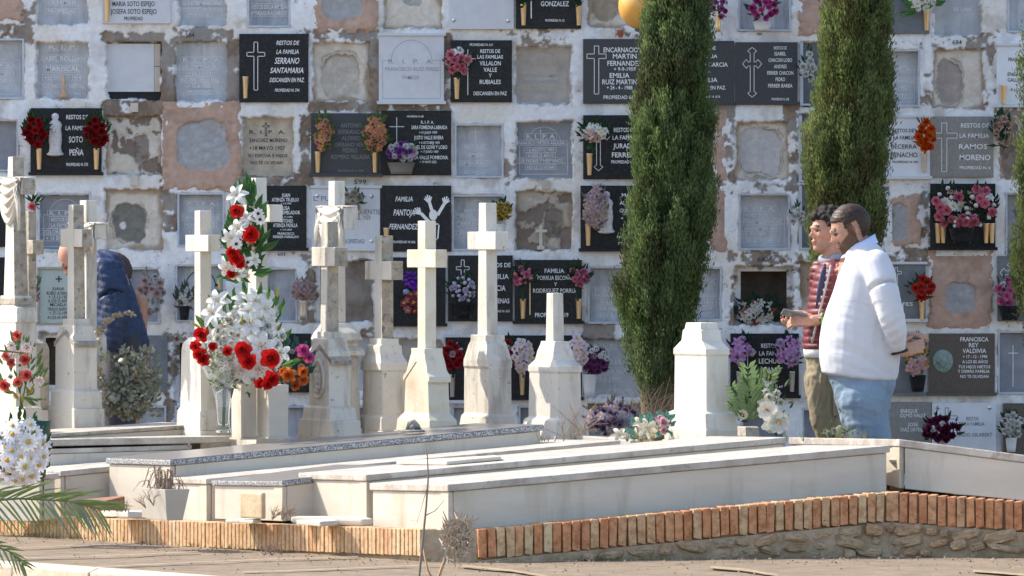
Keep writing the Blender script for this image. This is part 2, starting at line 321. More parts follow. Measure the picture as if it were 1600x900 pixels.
cell(1453,1552,182,277,'plaque', m='grey', lines=[("RESTOS DE",1523,196,7,44),("LA FAMILIA",1522,212,7,46),("RAMOS",1520,229,8,44),("MORENO",1523,246,9,48),("PROPIEDAD N. 6",1523,262,5,48)], cross=[('o',1475,192,268,20,4,212)])
cell(1562,1650,183,280,'plaster', patch=(1566,1592,190,275), pc=(.25,.20,.17), rough=1)
# --- fourth row
cell(-50,9,288,386,'plaque', m='black', lines=[])
cell(61,140,303,391,'slab', frame=1, arch=1, dark=1, lines=[("R. I. P. A.",100,333,7,50),("RESTOS DE",94,343,7,32),("LA FAMILIA",95,352,7,34),("DOLORES DE VEGA",98,362,8,68),("+ 15 ENERO 1958",99,372,7,58)])
cell(165,253,297,389,'plaster', patch=(174,228,318,378), pc=(.205,.20,.175), dot=(191,352))
cell(279,349,303,384,'slab', frame=1, lines=[("R. I. P. A.",315,318,6,46),("RESTOS DE",313,328,6,36),("CARRETERO MENA",313,340,8,62),("FERRER DIAZ",313,351,7,46),("+7-3-1959",311,362,7,36)])
cell(416,479,290,389,'plaque', m='black', lines=[("JUAN",447,305,6,13),("ATIENZA TRUJILLO",446,312,6,42),("+ 1-2-1996",447,318,3,16),("ELISA",446,325,6,14),("VILLA TEMBLADOR",446,332,6,46),("+ 9-11-1994",447,339,3,20),("ANTONIO",447,345,6,22),("ATIENZA PADILLA",446,352,6,38),("+ 1-7-1994",447,359,3,18),("FRANCISCO",447,365,4,26),("FERRER FARALDO",447,370,4,40)], ledge=2)
cell(487,594,293,389,'plaque', m='pale', lt='slate', ledge=1, lines=[("L. FUENTES",520,310,8,60),("DEL QUENTIS",566,331,8,56),("+ 3 ABRIL 1959",558,340,7,42),("PROPIEDAD",552,377,7,36)], screws=[(496,306),(581,307),(581,377),(496,377)])
cell(594,705,290,393,'plaque', m='black', lines=[("FAMILIA",632,311,8,27),("PANTOJA",632,332,10,33),("FERNANDEZ",631,354,9,44),("PROPIEDAD N 606",631,378,4,36)], ital=.15, etch=1, vase=[(604,356,380)])
cell(708,786,306,390,'slab', frame=1, lines=[("RESTOS",740,329,6,30),("MANUEL MICAS",738,337,5,52),("+ 9-6-58",740,343,5,26),("MARIA PARRA",737,349,5,46),("+ 22-1-61",740,356,4,26),("MANUEL MICAS",738,363,5,52)], cross=[('t',743,310,324,4,.8,314)])
cell(806,894,300,391,'plaster', patch=(852,880,328,372), pc=(.26,.22,.19), base=(.47,.41,.34), rough=1)
cell(907,1006,290,390,'plaque', m='black', lines=[("MARIA",985,305,6,27),("ALFONSO",986,317,6,36),("GUERRERO",988,329,6,40),("+",972,341,5,4),("NO-8-1999",982,370,4,36),("PROPIEDAD",984,380,4,36)], vase=[(919,350,384)], ledge=2)
cell(1110,1140,290,395,'pink', patch=None)
cell(1156,1233,304,389,'slab', frame=1, arch=1, lines=[("R  I  P  A.",1188,326,7,50),("RESTOS DE",1186,336,7,28),("ANTONIO MILLAN SANCHEZ",1190,346,8,68),("+10 NOVIEMBRE 1954",1186,357,7,60),("SUS HIJOS",1185,365,6,26),("NO LE OLVIDAN",1188,375,7,46)], cross=[('t',1188,313,334,4,.8,318)])
cell(1250,1330,290,390,'case')
cell(1386,1440,302,386,'pink', patch=(1386,1420,318,376))
cell(1453,1555,287,388,'plaque', m='black', gold=1, lt='gold', lines=[("AGUILAR + BARRERA",1508,300,7,58),("FES NIE",1505,316,5,28),("FAMILIA",1507,326,5,34),("DESCANSEN",1508,337,5,44),("EN PAZ",1508,347,5,26)], vase=[(1465,349,380),(1473,349,380),(1540,349,380),(1549,349,380)], ledge=2)
cell(1573,1650,303,396,'slab', frame=1, dark=1, lines=[])
# --- fifth row
cell(-50,9,402,505,'plaque', m='black', lines=[])
cell(62,142,421,504,'glassed', lines=[("+",92,436,14,10),("JUANA",91,451,5,19),("RUBIO ATIENZA",92,458,5,38),("+ 13-12-1958",92,464,5,32),("A LOS 53 AÑOS",92,470,5,34),("MICAELA",91,476,5,25),("TIRADO RAPOSO",92,483,5,36),("+ 27-12-1991",92,489,5,30),("A LOS 69 AÑOS",92,496,5,36)])
cell(203,248,420,504,'slab', frame=1, lines=[])
cell(276,350,415,501,'slab', frame=1, arch=2, lt='dark', lines=[("R.  I.  P.  A.",316,446,8,60),("RESTOS DE LA FAMILIA",318,456,7,66),("FERNANDEZ",306,464,7,40),("DIAS",300,473,6,20)])
cell(417,463,420,502,'slab', frame=1, lines=[])
cell(492,582,408,504,'dark', brown=1)
cell(608,696,402,507,'plaque', m='black', lines=[], ledge=2)
cell(700,801,399,502,'plaque', m='black', lines=[("RESTOS DE",777,414,7,42),("FAMILIA",777,432,8,36),("GARCIA",774,450,9,32),("CARDENAS",776,470,8,40),("PROPIEDAD N. 618",779,486,4,34)], cross=[('o',723,406,442,10,2.4,419)])
cell(804,909,406,503,'plaque', m='black', lines=[("FAMILIAS",868,423,7,34),("PORRUA ESCOBAR",868,434,7,56),("Y",868,444,6,5),("RODRIGUEZ PORRUA",868,454,7,70),("PROPIEDAD 619",862,492,7,52)], strip=[(828,416,492)], vase=[(817,467,498),(904,467,498)], goldbar=1, ledge=2)
cell(920,1002,418,504,'slab', frame=1, lines=[("RESTOS DE LA FAMILIA",958,452,6,60),("FERNANDEZ RUIZ",955,462,6,54),("+2-6-1958",953,472,6,34),("SUS HIJOS",953,482,6,34),("NO LE OLVIDAN",956,493,6,44)])
cell(1068,1126,419,500,'slab', frame=1, arch=1, lines=[("R. I. P. A.",1100,440,6,40),("MARIA GUEVARA",1094,463,7,56),("+2-4-1959",1098,473,7,36),("SUS HIJOS",1096,483,6,36),("NO TE OLVIDAN",1092,489,6,44)])
cell(1149,1239,416,508,'dark')
cell(1250,1330,410,510,'plaster', patch=None, base=(.40,.30,.22))
cell(1385,1446,412,500,'plaque', m='slate', lines=[("FES",1418,475,6,16)], cross=[('g',1400,418,445,8,2,426)], vase=[(1440,470,500)], vm='gold', ledge=1)
cell(1450,1553,392,514,'pink', patch=(1478,1525,440,488))
cell(1558,1650,400,502,'plaque', m='slate', lines=[], cross=[('f',1580,408,450,18,426)])
# --- sixth row
cell(-50,40,520,610,'slab', lines=[])
cell(62,142,520,610,'dark')
cell(165,262,524,612,'plaque', m='slate', lines=[])
cell(272,300,528,628,'dark')
cell(300,362,524,612,'slab', frame=1, lines=[])
cell(382,486,521,610,'plaque', m='black', lines=[("PEDRO",440,544,6,24)], ledge=2)
cell(492,582,528,612,'slab', lines=[])
cell(604,692,530,615,'slab', warm=1, lines=[])
cell(696,782,526,627,'plaque', m='black', lines=[], cross=[('o',715,535,560,8,1,545)], vase=[(707,585,620)], vm='silver', ledge=1)
cell(784,909,524,622,'plaque', m='black', lines=[], vase=[(816,584,617)], ledge=2)
cell(912,1003,531,620,'slab', frame=0, arch=1, lines=[("R.  I.  P.  A.",952,541,8,50),("RESTOS DE",950,565,7,46),("LA FAMILIA SILLERO",956,580,8,70),("+3-5-1959",950,592,7,40),("SUS HIJOS NO TE OLVIDAN",955,612,6,72)])
cell(1141,1248,521,619,'plaque', m='black', lines=[("RESTOS DE",1206,540,7,34),("LA FAMILIA",1206,552,7,40),("LECHUGA",1206,564,8,41),("CANO",1206,578,9,28),("PROPIEDAD N. 647",1206,604,4,34)], cross=[('f',1165,528,605,16,550)], vase=[(1155,580,612),(1237,580,612)], vm='silver', ledge=2)
cell(1262,1345,525,620,'slab', lines=[])
cell(1386,1443,527,615,'plaque', m='slate', lines=[], ledge=2)
cell(1451,1554,521,615,'plaque', m='brown', lines=[("FRANCISCA",1522,530,7,44),("REY",1521,539,7,15),("VALDIVIA",1522,548,7,37),("+ 17 - 12 - 1998",1523,557,5,38),("A LOS 82 AÑOS",1523,565,5,40),("TUS HIJOS NIETOS",1522,573,5,50),("Y DEMAS FAMILIA",1521,580,5,50),("NO TE OLVIDAN",1522,588,5,44)], medal=(1473,564), ledge=2)
cell(1561,1650,519,614,'slab', frame=1, dark=1, lines=[], cross=[('t',1584,540,604,7,1.5,552)])
# --- seventh row
for a, b in ((-50,42),(60,150),(168,258),(275,362),(385,475),(492,582),(600,690),(708,790),(812,900)):
    cell(a,b,636,716,'slab', frame=1, dark=(a//10) % 2, lines=[])
cell(920,1008,632,716,'plaster', patch=None, base=(.30,.27,.26))
cell(1160,1225,648,716,'slab', frame=1, dark=1, lines=[])
cell(1255,1330,640,716,'slab', frame=1, dark=1, lines=[])
cell(1386,1455,628,705,'plaque', m='grey', lines=[("ENRIQUE",1420,642,6,26),("OLMO VALLE",1426,649,6,40),("JOSE",1426,663,6,16),("DIAZ ORTEGA",1426,671,6,38)])
cell(1456,1556,629,712,'plaque', m='white', lt='slate', lines=[("RESTOS",1519,654,6,19),("DE LA FAMILIA",1518,662,6,40),("DELGADO GILABERT",1516,679,6,68)], cross=[('k',1479,637,664,16,2.5,652)], screws=[(1465,637),(1546,637)], ledge=2)
cell(1567,1650,630,712,'plaque', m='brown', lines=[])
# beyond the frame's sides
for r0, r1 in ((-55,40),(62,155),(182,272),(298,388),(415,503),(524,612),(636,716)):
    cell(-165,-75,r0,r1,'slab', frame=1, lines=[]); cell(1675,1765,r0,r1,'slab', frame=1, lines=[])

# --- the painted plaster grid around the cells, as one relief
g = 2.0; xs = np.arange(-220, 1822, g); ys = np.arange(-104, 880, g)
PX, PY = np.meshgrid(xs, ys)
jit = (fbm(PX, PY, 14, 3, 4)-.5)
depth = np.zeros_like(PX); inside = np.zeros_like(PX, bool); rim = np.full_like(PX, 99.0)
for (x0, x1, y0, y1, kind, o) in CELLS:
    sdf = np.maximum(np.maximum(x0-PX, PX-x1), np.maximum(y0-PY, PY-y1))
    if kind in ('slab', 'plaster', 'dark', 'case', 'blank', 'glassed'):
        j = jit*(5 if o.get('frame') else 9)
        depth = np.maximum(depth, (1-sstep(-2.5, 0, sdf+j-1))*.075); rim = np.minimum(rim, np.abs(sdf))
    inside |= sdf < -7
# raised rounded bands of old render
n1 = fbm(PX, PY, 60, 1); n2 = fbm(PX, PY, 22, 2, 6, .62); n3 = fbm(PX, PY, 9, 5, 4); n4 = fbm(PX, PY*.35, 30, 8)
PEEL = [(155,50,262,66,.9),(250,62,276,160,1.0),(352,60,376,162,1.0),(160,155,262,184,.8),(270,44,366,68,.8),(480,48,592,66,.7),(573,60,594,172,1),(482,158,705,174,.8),(690,55,706,165,.9),
 (468,180,488,292,1),(376,270,482,292,.9),(250,262,282,300,.6),(250,300,280,365,.7),(28,0,56,40,.8),(-80,36,50,66,.8),(780,40,910,72,.35),(960,36,1012,62,.4),(1105,160,1150,182,.9),(1106,180,1150,290,.55),
 (1225,160,1250,300,.8),(1140,286,1245,304,.5),(1140,392,1250,416,.6),(1225,390,1300,520,.5),(1440,66,1462,170,.35),(1540,66,1556,170,.4),(1452,52,1560,78,.4),(1385,386,1452,412,.8),(1436,290,1456,396,.6),
 (476,400,494,505,.8),(1552,164,1600,184,.7),(910,504,965,532,.9),(595,172,712,180,.6),(255,520,290,690,.6),(150,640,262,700,.4),(1140,408,1150,510,.7),(0,262,60,300,.3),(560,515,610,680,.5),(370,262,382,300,.8),(148,180,166,290,.25),(785,180,806,300,.3),(784,40,806,170,.2)]
dens = np.full_like(PX, -.42)
for (a, b, c, d, s) in PEEL:
    sd_ = np.maximum(np.maximum(a-PX, PX-c), np.maximum(b-PY, PY-d))
    dens = np.maximum(dens, -.42+(s*.60+.08)*(1-sstep(-4, 7, sd_+jit*12)))
peel = sstep(.50, .53, n2*.6+n3*.4+dens*.62)
C = np.ones(PX.shape+(3,))*np.array(WHB)
C = mixc(C, CREAM, sstep(.52, .68, n1)*.5)
C = mixc(C, (.50,.50,.52), sstep(.54, .74, n4)*.45)
C = mixc(C, (.40,.33,.26), sstep(.62, .74, fbm(PX, PY, 35, 12, 6))*.4)
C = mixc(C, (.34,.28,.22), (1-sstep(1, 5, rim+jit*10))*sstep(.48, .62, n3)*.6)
mort = mixc(mixc(np.ones(C.shape)*np.array(BROWN), GREYP, sstep(.40, .6, fbm(PX, PY, 40, 21))), (.36,.28,.21), sstep(.52, .68, n3)*.6)
C = C*(1-peel[..., None])+mort*peel[..., None]
edge = np.exp(-((n2*.6+n3*.4+dens*.62-.505)/.008)**2); C = mixc(C, (.12,.09,.07), edge*.55)
crack = np.exp(-((fbm(PX, PY, 55, 31, 5)-.5)/.004)**2)*sstep(.5, .6, fbm(PX, PY, 80, 33)); C = mixc(C, (.14,.11,.09), crack*.7)
D = depth+peel*.006+(n1-.5)*.02+(n3-.5)*.006+crack*.003
keep = ~(inside[1:, :-1] & inside[1:, 1:] & inside[:-1, 1:] & inside[:-1, :-1])
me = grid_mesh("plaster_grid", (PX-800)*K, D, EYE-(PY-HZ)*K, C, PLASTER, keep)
link("plaster_grid", me, wall)
mb = MB(); mb.box(-7, 7, .34, .95, 0, 3.26); mb.box(-7.05, 7.05, -.06, 1.0, 3.262, 3.34)
mb.box(-7, wx(-219), -.0, .338, 0, 3.26); mb.box(wx(1819), 7, 0, .338, 0, 3.26)
mb.build("wall_core", pm("whitewashed_masonry", (.70,.71,.74), (.55,.50,.43), scale=3, rough=.9, bump=.4), wall)

LT = {'white': WHITEL, 'dark': SLABD, 'faint': pm("faint_letters", (.36,.37,.39), rough=.7), 'faded': pm("dim_letters", (.20,.20,.205), rough=.7), 'gold': GOLDL, 'slate': pm("slate_letters", (.22,.23,.26), rough=.7)}
PM_ = {'black': BLACK, 'char': CHAR, 'pale': PALE, 'slate': pm("blue_slate", (.12,.135,.15), (.17,.185,.20), scale=20, rough=.4), 'white': pm("white_slab", (.74,.75,.78), (.66,.67,.70), scale=8, rough=.5), 'brown': BROWNG, 'grey': GREYG}
PLAB = {'black': "polished black granite plaque with white lettering", 'char': "charcoal granite plaque", 'pale': "plain pale grey stone plaque", 'slate': "bluish slate plaque", 'white': "white stone plaque with dark lettering", 'brown': "brown granite plaque", 'grey': "mottled grey granite plaque"}
SLABW = pm("sandy_carved_stone", (.47,.43,.38), (.38,.33,.28), scale=12, rough=.85, bump=.35, bscale=120)
SLABD2 = pm("dark_slate_slab", (.22,.23,.26), (.30,.31,.34), scale=10, rough=.6, bump=.3, bscale=110)  # darker grey stone for the dark slabs
SLABC = pm("cream_carved_stone", (.56,.48,.36), (.38,.33,.27), scale=16, rough=.85, bump=.4, bscale=100)
def plaster_panel(name, x0, x1, y0, y1, o, d, base, flush=False):
    gx = np.arange(x0, x1+.1, 1.6); gy_ = np.arange(y0, y1+.1, 1.6); X, Y = np.meshgrid(gx, gy_)
    sd = int(abs(x0)*7+abs(y0)*13) % 997; n2 = fbm(X, Y, 30, sd, 6); n3 = fbm(X, Y, 9, sd+1, 4)
    C = np.ones(X.shape+(3,))*np.array(base); C = mixc(C, (.58,.51,.42) if not flush else (.36,.24,.19), sstep(.45, .7, n2)*.6)
    C = mixc(C, (.80,.76,.70) if not flush else (.60,.45,.36), sstep(.5, .75, fbm(X, Y, 18, sd+9))*.5)
    dd = (n2-.5)*.03+(n3-.5)*.006
    if o.get('patch'):
        a, b, c, e = o['patch']; cx, cy, hx, hy = (a+b)/2, (c+e)/2, (b-a)/2, (e-c)/2
        s = (np.abs((X-cx)/hx)**3.2+np.abs((Y-cy)/hy)**3.2)**(1/3.2)+(n2-.5)*(.9 if o.get('rough') else .45)+(n3-.5)*.25
        m = 1-sstep(.93, 1.0, s); pc = np.array(o.get('pc', (.40,.40,.41)))
        C = mixc(C, pc, m); C = mixc(C, pc*1.3, m*sstep(.5, .7, n3)*.5)
        e_ = np.exp(-((s-1)/.035)**2); C = mixc(C, (.17,.13,.10), e_*(.3 if flush else .75)*sstep(.35, .5, n2)); dd = dd+m*.012
        if not flush:
            e2 = np.exp(-((s-1.12)/.03)**2)*sstep(.5, .55, n2); C = mixc(C, (.22,.16,.12), e2*.7)
    rimd = np.minimum(np.minimum(X-x0, x1-X), np.minimum(Y-y0, y1-Y))
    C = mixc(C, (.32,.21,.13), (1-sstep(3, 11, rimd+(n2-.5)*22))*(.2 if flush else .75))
    if o.get('rough'):
        h = sstep(.57, .60, fbm(X, Y, 26, sd+4, 5)); C = mixc(C, (.25,.20,.165), h); dd = dd+h*.01
    if 'dot' in o:
        q = np.hypot((X-o['dot'][0])/6, (Y-o['dot'][1])/7)+(n3-.5)*.6; C = mixc(C, (.72,.72,.72), 1-sstep(.8, 1, q))
    keep = None
    if flush: 
        r = np.minimum(rimd+(fbm(X, Y, 12, sd+7)-.42)*26, 20); k = r > 1.0; k = k[1:, :-1] & k[1:, 1:] & k[:-1, 1:] & k[:-1, :-1]; keep = k
        dd = dd+.012*(1-sstep(0, 8, r))
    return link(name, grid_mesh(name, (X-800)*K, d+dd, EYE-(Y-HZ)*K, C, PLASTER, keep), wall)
def vase_cone(mb, px, y0, y1, d, w=5.0):
    mb.lathe((wx(px), d-.018, wz(y1)), [(w*.62*K, 0), (w*.66*K, .002), (w*K*.98, (y1-y0)*K-.004), (w*K*1.1, (y1-y0)*K), (w*K*.8, (y1-y0)*K), (w*K*.6, (y1-y0)*K-.03)], 12)
for (x0, x1, y0, y1, kind, o) in CELLS:
    lines = o.get('lines', []); d = .03; par = None; lm = SLABL
    if kind == 'slab':
        m = SLABW if o.get('warm') == 1 else SLABC if o.get('warm') == 2 else SLABD2 if o.get('dark') else SLABM
        d = .055; mb = MB(); a = 4; px_box(mb, x0-a, x1+a, y0-a, y1+a, d, d+.03)
        par = mb.build("stone_slab", m, wall); lm = LT.get(o.get('lt'), SLABL); dl = d-.0015
        if o.get('frame'):
            t = 3.2; f = MB(); x0_, x1_, y0_, y1_ = x0-2, x1+2, y0-2, y1+2
            px_box(f, x0_, x1_, y0_, y0_+t, .0, .05); px_box(f, x0_, x1_, y1_-t, y1_, -.008, .05)
            px_box(f, x0_, x0_+t, y0_+t, y1_-t, -.002, .05); px_box(f, x1_-t, x1_, y0_+t, y1_-t, -.002, .05)
            f.build("frame", ALU, wall, bevel=.001, seg=1)
        mb = MB()
        for (s, cx, cy, h, wd) in lines:
            put_text(mb, s, cx, cy, h*.82, wd*.96, dl)
            if o.get('lt') is None and wd > 30: outline(mb, [(cx-wd/2-2, cy-h/2-.9), (cx+wd/2+2, cy-h/2-.9), (cx+wd/2+2, cy+h/2+.9), (cx-wd/2-2, cy+h/2+.9)], dl, .55)
    elif kind == 'plaque':
        d = -.022; mb = MB(); px_box(mb, x0, x1, y0, y1, d, .035)
        par = mb.build("plaque", PM_[o['m']], wall, bevel=.002, seg=1, label=PLAB[o['m']]); dl = d-.0012
        lm = LT.get(o.get('lt'), SLABL if o['m'] in ('pale',) else WHITEL); mb = MB()
        for (s, cx, cy, h, wd) in lines: put_text(mb, s, cx, cy, h*.95, wd, dl, o.get('ital', 0))
        if o.get('ledge'):
            f = MB(); px_box(f, x0-3, x1+3, y1-2, y1+3, d-.02, .03)
            if o['ledge'] == 1: px_box(f, x0-2, x1+3, y0-3, y0+1, d-.012, .03)
            f.build("ledge", PM_[o['m']] if o['ledge'] == 2 else pm("pale_ledge", (.60,.60,.62), rough=.6), par, bevel=.001, seg=1)
    elif kind == 'plaster': par = plaster_panel("sealed_niche", x0-4, x1+4, y0-4, y1+4, o, .035, o.get('base', (.70,.64,.55)))
    elif kind == 'pink': par = plaster_panel("rendered_niche", x0, x1, y0, y1, o, -.004, (.54,.37,.29), True)
    elif kind == 'blank':
        mb = MB(); px_box(mb, x0-3, 240, y0+2, 143, .045, .07); par = mb.build("stone_slab", PALE, wall)
        f = MB(); px_box(f, 240.5, x1-1, y0+2, 103, .042, .07); px_box(f, 240.5, x1-1, 104, 143, .042, .07); f.build("edge_tile", MARBLE_W, wall)
        f = MB(); px_box(f, x0-3, x1+2, 143, y1+4, .069, .08); f.build("gap_shade_strip", BLACK, wall); mb = MB(); dl = .04  # black strip stands in for the shade inside the open gap
    elif kind == 'dark':
        f = MB(); t = .30   # an open niche: back, sides, floor and ceiling
        X0, X1, Z0, Z1 = wx(x0-4), wx(x1+4), wz(y1+4), wz(y0-4)
        f.add([(X0,.06,Z0),(X1,.06,Z0),(X1,.06,Z1),(X0,.06,Z1),(X0,t,Z0),(X1,t,Z0),(X1,t,Z1),(X0,t,Z1)], [(4,5,6,7),(0,1,5,4),(3,7,6,2),(0,4,7,3),(1,2,6,5)])
        par = f.build("open_niche", pm("dark_brown_niche", (.14,.115,.095), (.22,.18,.145), scale=12, rough=.95, bump=.6), wall)  # dark brown lining on every inner face
        if o.get('brown'):
            f = MB(); px_box(f, 534, x1+2, y0+2, y1, .05, .09); f.build('broken_slab', pm('stained_slab', (.30,.26,.22), (.17,.13,.10), scale=10, rough=.9, bump=.6), par)
    elif kind == 'case':
        f = MB(); px_box(f, x0-2, x1+2, y0-2, y1+2, .05, .07); par = f.build("dark_case", PM_['slate'], wall)
        f = MB(); px_box(f, x0-2, x0+3, y0, y1, -.01, .05); px_box(f, x1-3, x1+2, y0, y1, -.01, .05); px_box(f, x0+3, x1-3, y1-3, y1, -.01, .05); f.build("frame", ALU, wall)
    elif kind == 'glassed':
        f = MB(); px_box(f, x0, x1, y0, y1, .0, .04); par = f.build("plaque", pm("green_glass_plaque", (.36,.43,.40), (.43,.49,.46), scale=6, rough=.15), wall, label="pale green glazed plaque in a brass frame")
        f = MB(); t = 3.5
        px_box(f, x0-t, x1+t, y0-t, y0, -.012, .03); px_box(f, x0-t, x1+t, y1, y1+t, -.012, .03); px_box(f, x0-t, x0, y0, y1, -.012, .03); px_box(f, x1, x1+t, y0, y1, -.012, .03)
        f.build("frame", pm("old_brass", (.40,.34,.24), (.30,.26,.2), scale=30, rough=.5, metal=.4), par, bevel=.001, seg=1)
        mb = MB(); dl = -.0012; lm = SLABD
        for (s, cx, cy, h, wd) in lines: put_text(mb, s, cx, cy, h, wd, dl)
    if kind in ('slab', 'plaque', 'glassed'):
        if o.get('arch'):
            w_ = (x1-x0)/2; cx = (x0+x1)/2; r = w_*.62; yb = y0+8+r
            pts = [(cx+r*math.cos(t), yb-r*math.sin(t)) for t in [math.pi*i/16 for i in range(17)]]
            if o['arch'] == 2: outline(mb, [(cx+r+8, yb)]+pts+[(cx-r-8, yb)], dl, 1.6, False)
            else: outline(mb, [(x1-6, y1-6), (x1-6, yb)]+pts+[(x0+6, yb), (x0+6, y1-6)], dl, .7, True)
        for cr in o.get('cross', []):
            if cr[0] in 'ogk': 
                _, cx, a, b, w_, t, ya = cr; outline(mb, cross_pts(cx, a, b, w_, t, ya), dl, 1.0)
            elif cr[0] == 't':
                _, cx, a, b, w_, t, ya = cr; outline(mb, [(cx, a), (cx, b)], dl, t, False); outline(mb, [(cx-w_, ya), (cx+w_, ya)], dl-.0003, t, False)
            else:
                _, cx, a, b, w_, ya = cr; outline(mb, fancy_cross(cx, a, b, w_, ya), dl, .9)
        if o.get('etch'):   # etched figure with raised hands
            for hx, hy, an in ((671,318,-.25),(694,320,.35),(658,335,-.8)):
                for k in range(5):
                    t = an+(k-2)*.28; L = 13-abs(k-2)*1.5; outline(mb, [(hx, hy), (hx+L*math.sin(t), hy-L*math.cos(t))], dl-.0002*k, 2.0, False)
                outline(mb, [(hx-2*math.sin(an), hy), (hx-14*math.sin(an)+(677-hx)*.25, hy+14)], dl, 5, False)
            mb.ball((wx(677), dl, wz(336)), 6.5*K, .001, 8.5*K, 12, 8)
            outline(mb, [(668,350),(666,372),(684,374),(686,350)], dl, 2, True)
        if len(mb.v): mb.build("lettering", lm, par)
        if o.get('screws'):
            for (sx_, sy_) in o['screws']:
                f = MB(); f.add([(wx(sx_-4),dl,wz(sy_)),(wx(sx_),dl,wz(sy_+4)),(wx(sx_+4),dl,wz(sy_)),(wx(sx_),dl,wz(sy_-4)),(wx(sx_),dl-.008,wz(sy_))], [(0,1,4),(1,2,4),(2,3,4),(3,0,4)]); f.build("screw", SILVER, par)
        for (vx, va, vb) in o.get('vase', []):
            f = MB(); vase_cone(f, vx, va, vb, dl); f.build("vase", SILVER if o.get('vm') == 'silver' else GOLD, par, smooth=True)
        for (sx_, a, b) in o.get('strip', []):
            f = MB(); px_box(f, sx_-.9, sx_+.9, a, b, dl-.006, dl); px_box(f, sx_-.4, sx_+12, a+13, a+15, dl-.0055, dl); f.build("gilt_bar", GOLDL if o.get('goldbar') else WHITEL, par)
        if 'medal' in o:
            cx, cy = o['medal']; f = MB(); f.ball((wx(cx), dl, wz(cy)), 16*K, .012, 18*K, 20, 10); f.ball((wx(cx-1), dl-.012, wz(cy-1)), 8*K, .014, 11*K, 14, 10); f.ball((wx(cx-7), dl-.014, wz(cy)), 3.4*K, .01, 3*K, 8, 6)
            f.build("bronze_medallion", pm("verdigris_bronze", (.16,.24,.22), (.30,.36,.33), scale=60, rough=.6, bump=.5), par, smooth=True)
# numbers and small tiles on the beams
mb = MB()
for s, cx, cy, h, wd in (("599",563,284,7,19),("642",1192,405,7,17),("584",297,55,7,14),("684",1495,66,7,15),("603",440,397,5,12)): put_text(mb, s, cx, cy, h, wd, -.021)
mb.build("niche_number", SLABD, wall)
for cx, cy in ((210,168),(210,283),(852,289)):
    mb = MB(); px_box(mb, cx-6, cx+6, cy-7, cy+7, -.018, .02); mb.build("number_tile", MARBLE_W, wall, bevel=.001, seg=1)
# things that stand in or hang from the niches
def on_wall(name, label, cat, build, mat, **kw):
    mb = MB(); build(mb); o = mb.build(name, mat, None, loc=(0, YW, 0), **kw); return tag(o, label, cat)
def virgin(mb, cx, y0, y1, d):
    h = (y1-y0)*K; c = (wx(cx), d, wz(y1))
    prof = [(.17,0),(.19,.04),(.15,.08),(.13,.2),(.15,.35),(.145,.5),(.13,.62),(.15,.72),(.12,.79),(.06,.84),(.085,.9),(.08,.96),(.03,1.0)]
    rings = [[(c[0]+r*h*math.cos(2*math.pi*k/14)*(1+.1*math.cos(5*math.pi*k/7)), d-.02+r*h*.6*math.sin(2*math.pi*k/14), c[2]+z*h) for k in range(14)] for r, z in prof]
    mb.loft(rings); mb.ball((c[0]-.02*h, d-.045, c[2]+.6*h), .05*h, .04*h, .07*h); mb.ball((c[0], d-.03, c[2]+.03*h), .2*h, .12*h, .05*h)
STAT = pm("statue_stone", (.70,.67,.66), (.5,.47,.46), scale=60, rough=.7)
on_wall("figurine", "white robed statuette on black plaque between red carnations", "statuette", lambda m: virgin(m, 87, 177, 243, -.03), STAT, smooth=True)
on_wall("figurine", "pinkish robed statuette on black plaque beside pale lilies", "statuette", lambda m: virgin(m, 947, 299, 364, -.03), STAT, smooth=True)
def scross(m):
    px_box(m, 842.5, 847.5, 352, 386, .0, .012); px_box(m, 837, 855, 358.5, 363, -.002, .014); px_box(m, 839, 851, 384, 390, -.01, .03)
on_wall("small_cross", "small white marble cross standing in a stained niche", "cross", scross, MARBLE_W, bevel=.001, seg=1)
on_wall("candle", "little candle figure standing in the niche with worn lettering", "candle", lambda m: (m.lathe((wx(99), .02, wz(153)), [(7*K,0),(8*K,.015),(6*K,.03),(3*K,.035),(2.6*K,.13),(2*K,.135)], 12)), pm("candle_wax", (.62,.42,.25), (.5,.3,.2), scale=40, rough=.5), smooth=True)
on_wall("clay_pot", "tiny terracotta pot wedged on the beam left of the cypress", "pot", lambda m: m.lathe((wx(969), -.02, wz(58)), [(3.5*K,0),(5*K,.035),(5.6*K,.036),(5.6*K,.042),(4*K,.042)], 12), pm("terracotta", (.42,.14,.08), rough=.8), smooth=True)
# ---------------------------------------------------------------- ground, path, terrace
def sheet(name, pts, z, mat, kind="structure"):
    mb = MB(); mb.add([(x, y, z) for x, y in pts], [tuple(range(len(pts)))]); return tag(mb.build(name, mat), kind=kind)
mb = MB(); N = 40
sheet("ground", [(-300,-50),(300,-50),(300,500),(-300,500)], -.012, SOIL)
def path_mesh():
    xs_ = np.arange(-6, 6.01, .05); ys_ = np.arange(24, 34.01, .05); X, Y = np.meshgrid(xs_, ys_[::-1])
    Z = (fbm(X*100, Y*100, 90, 41)-.5)*.012+(fbm(X*100, Y*100, 12, 42, 3)-.5)*.006
    return grid_mesh("path", X, Y, Z, None, PATHM)
tag(link("path", path_mesh()), kind="structure")
LINEM = pm("pale_paving_strip", (.42,.33,.24), (.28,.21,.15), scale=30, rough=.9, bump=.4)
YELM = pm("worn_yellow_line", (.46,.32,.15), (.26,.19,.12), scale=40, rough=.9, bump=.4, lo=.3, hi=.6)
def strip(name, pts, wpx, mat, z=.012):
    mb = MB(); a = [P(x, y, gy(y, z)) for x, y in pts]; b = [P(x, y+wpx, gy(y+wpx, z)) for x, y in pts]; n = len(a)
    for v in a+b: v.z = z
    mb.add([tuple(v) for v in a+b], [(n+i, n+i+1, i+1, i) for i in range(n-1)]); tag(mb.build(name, mat), kind="structure")
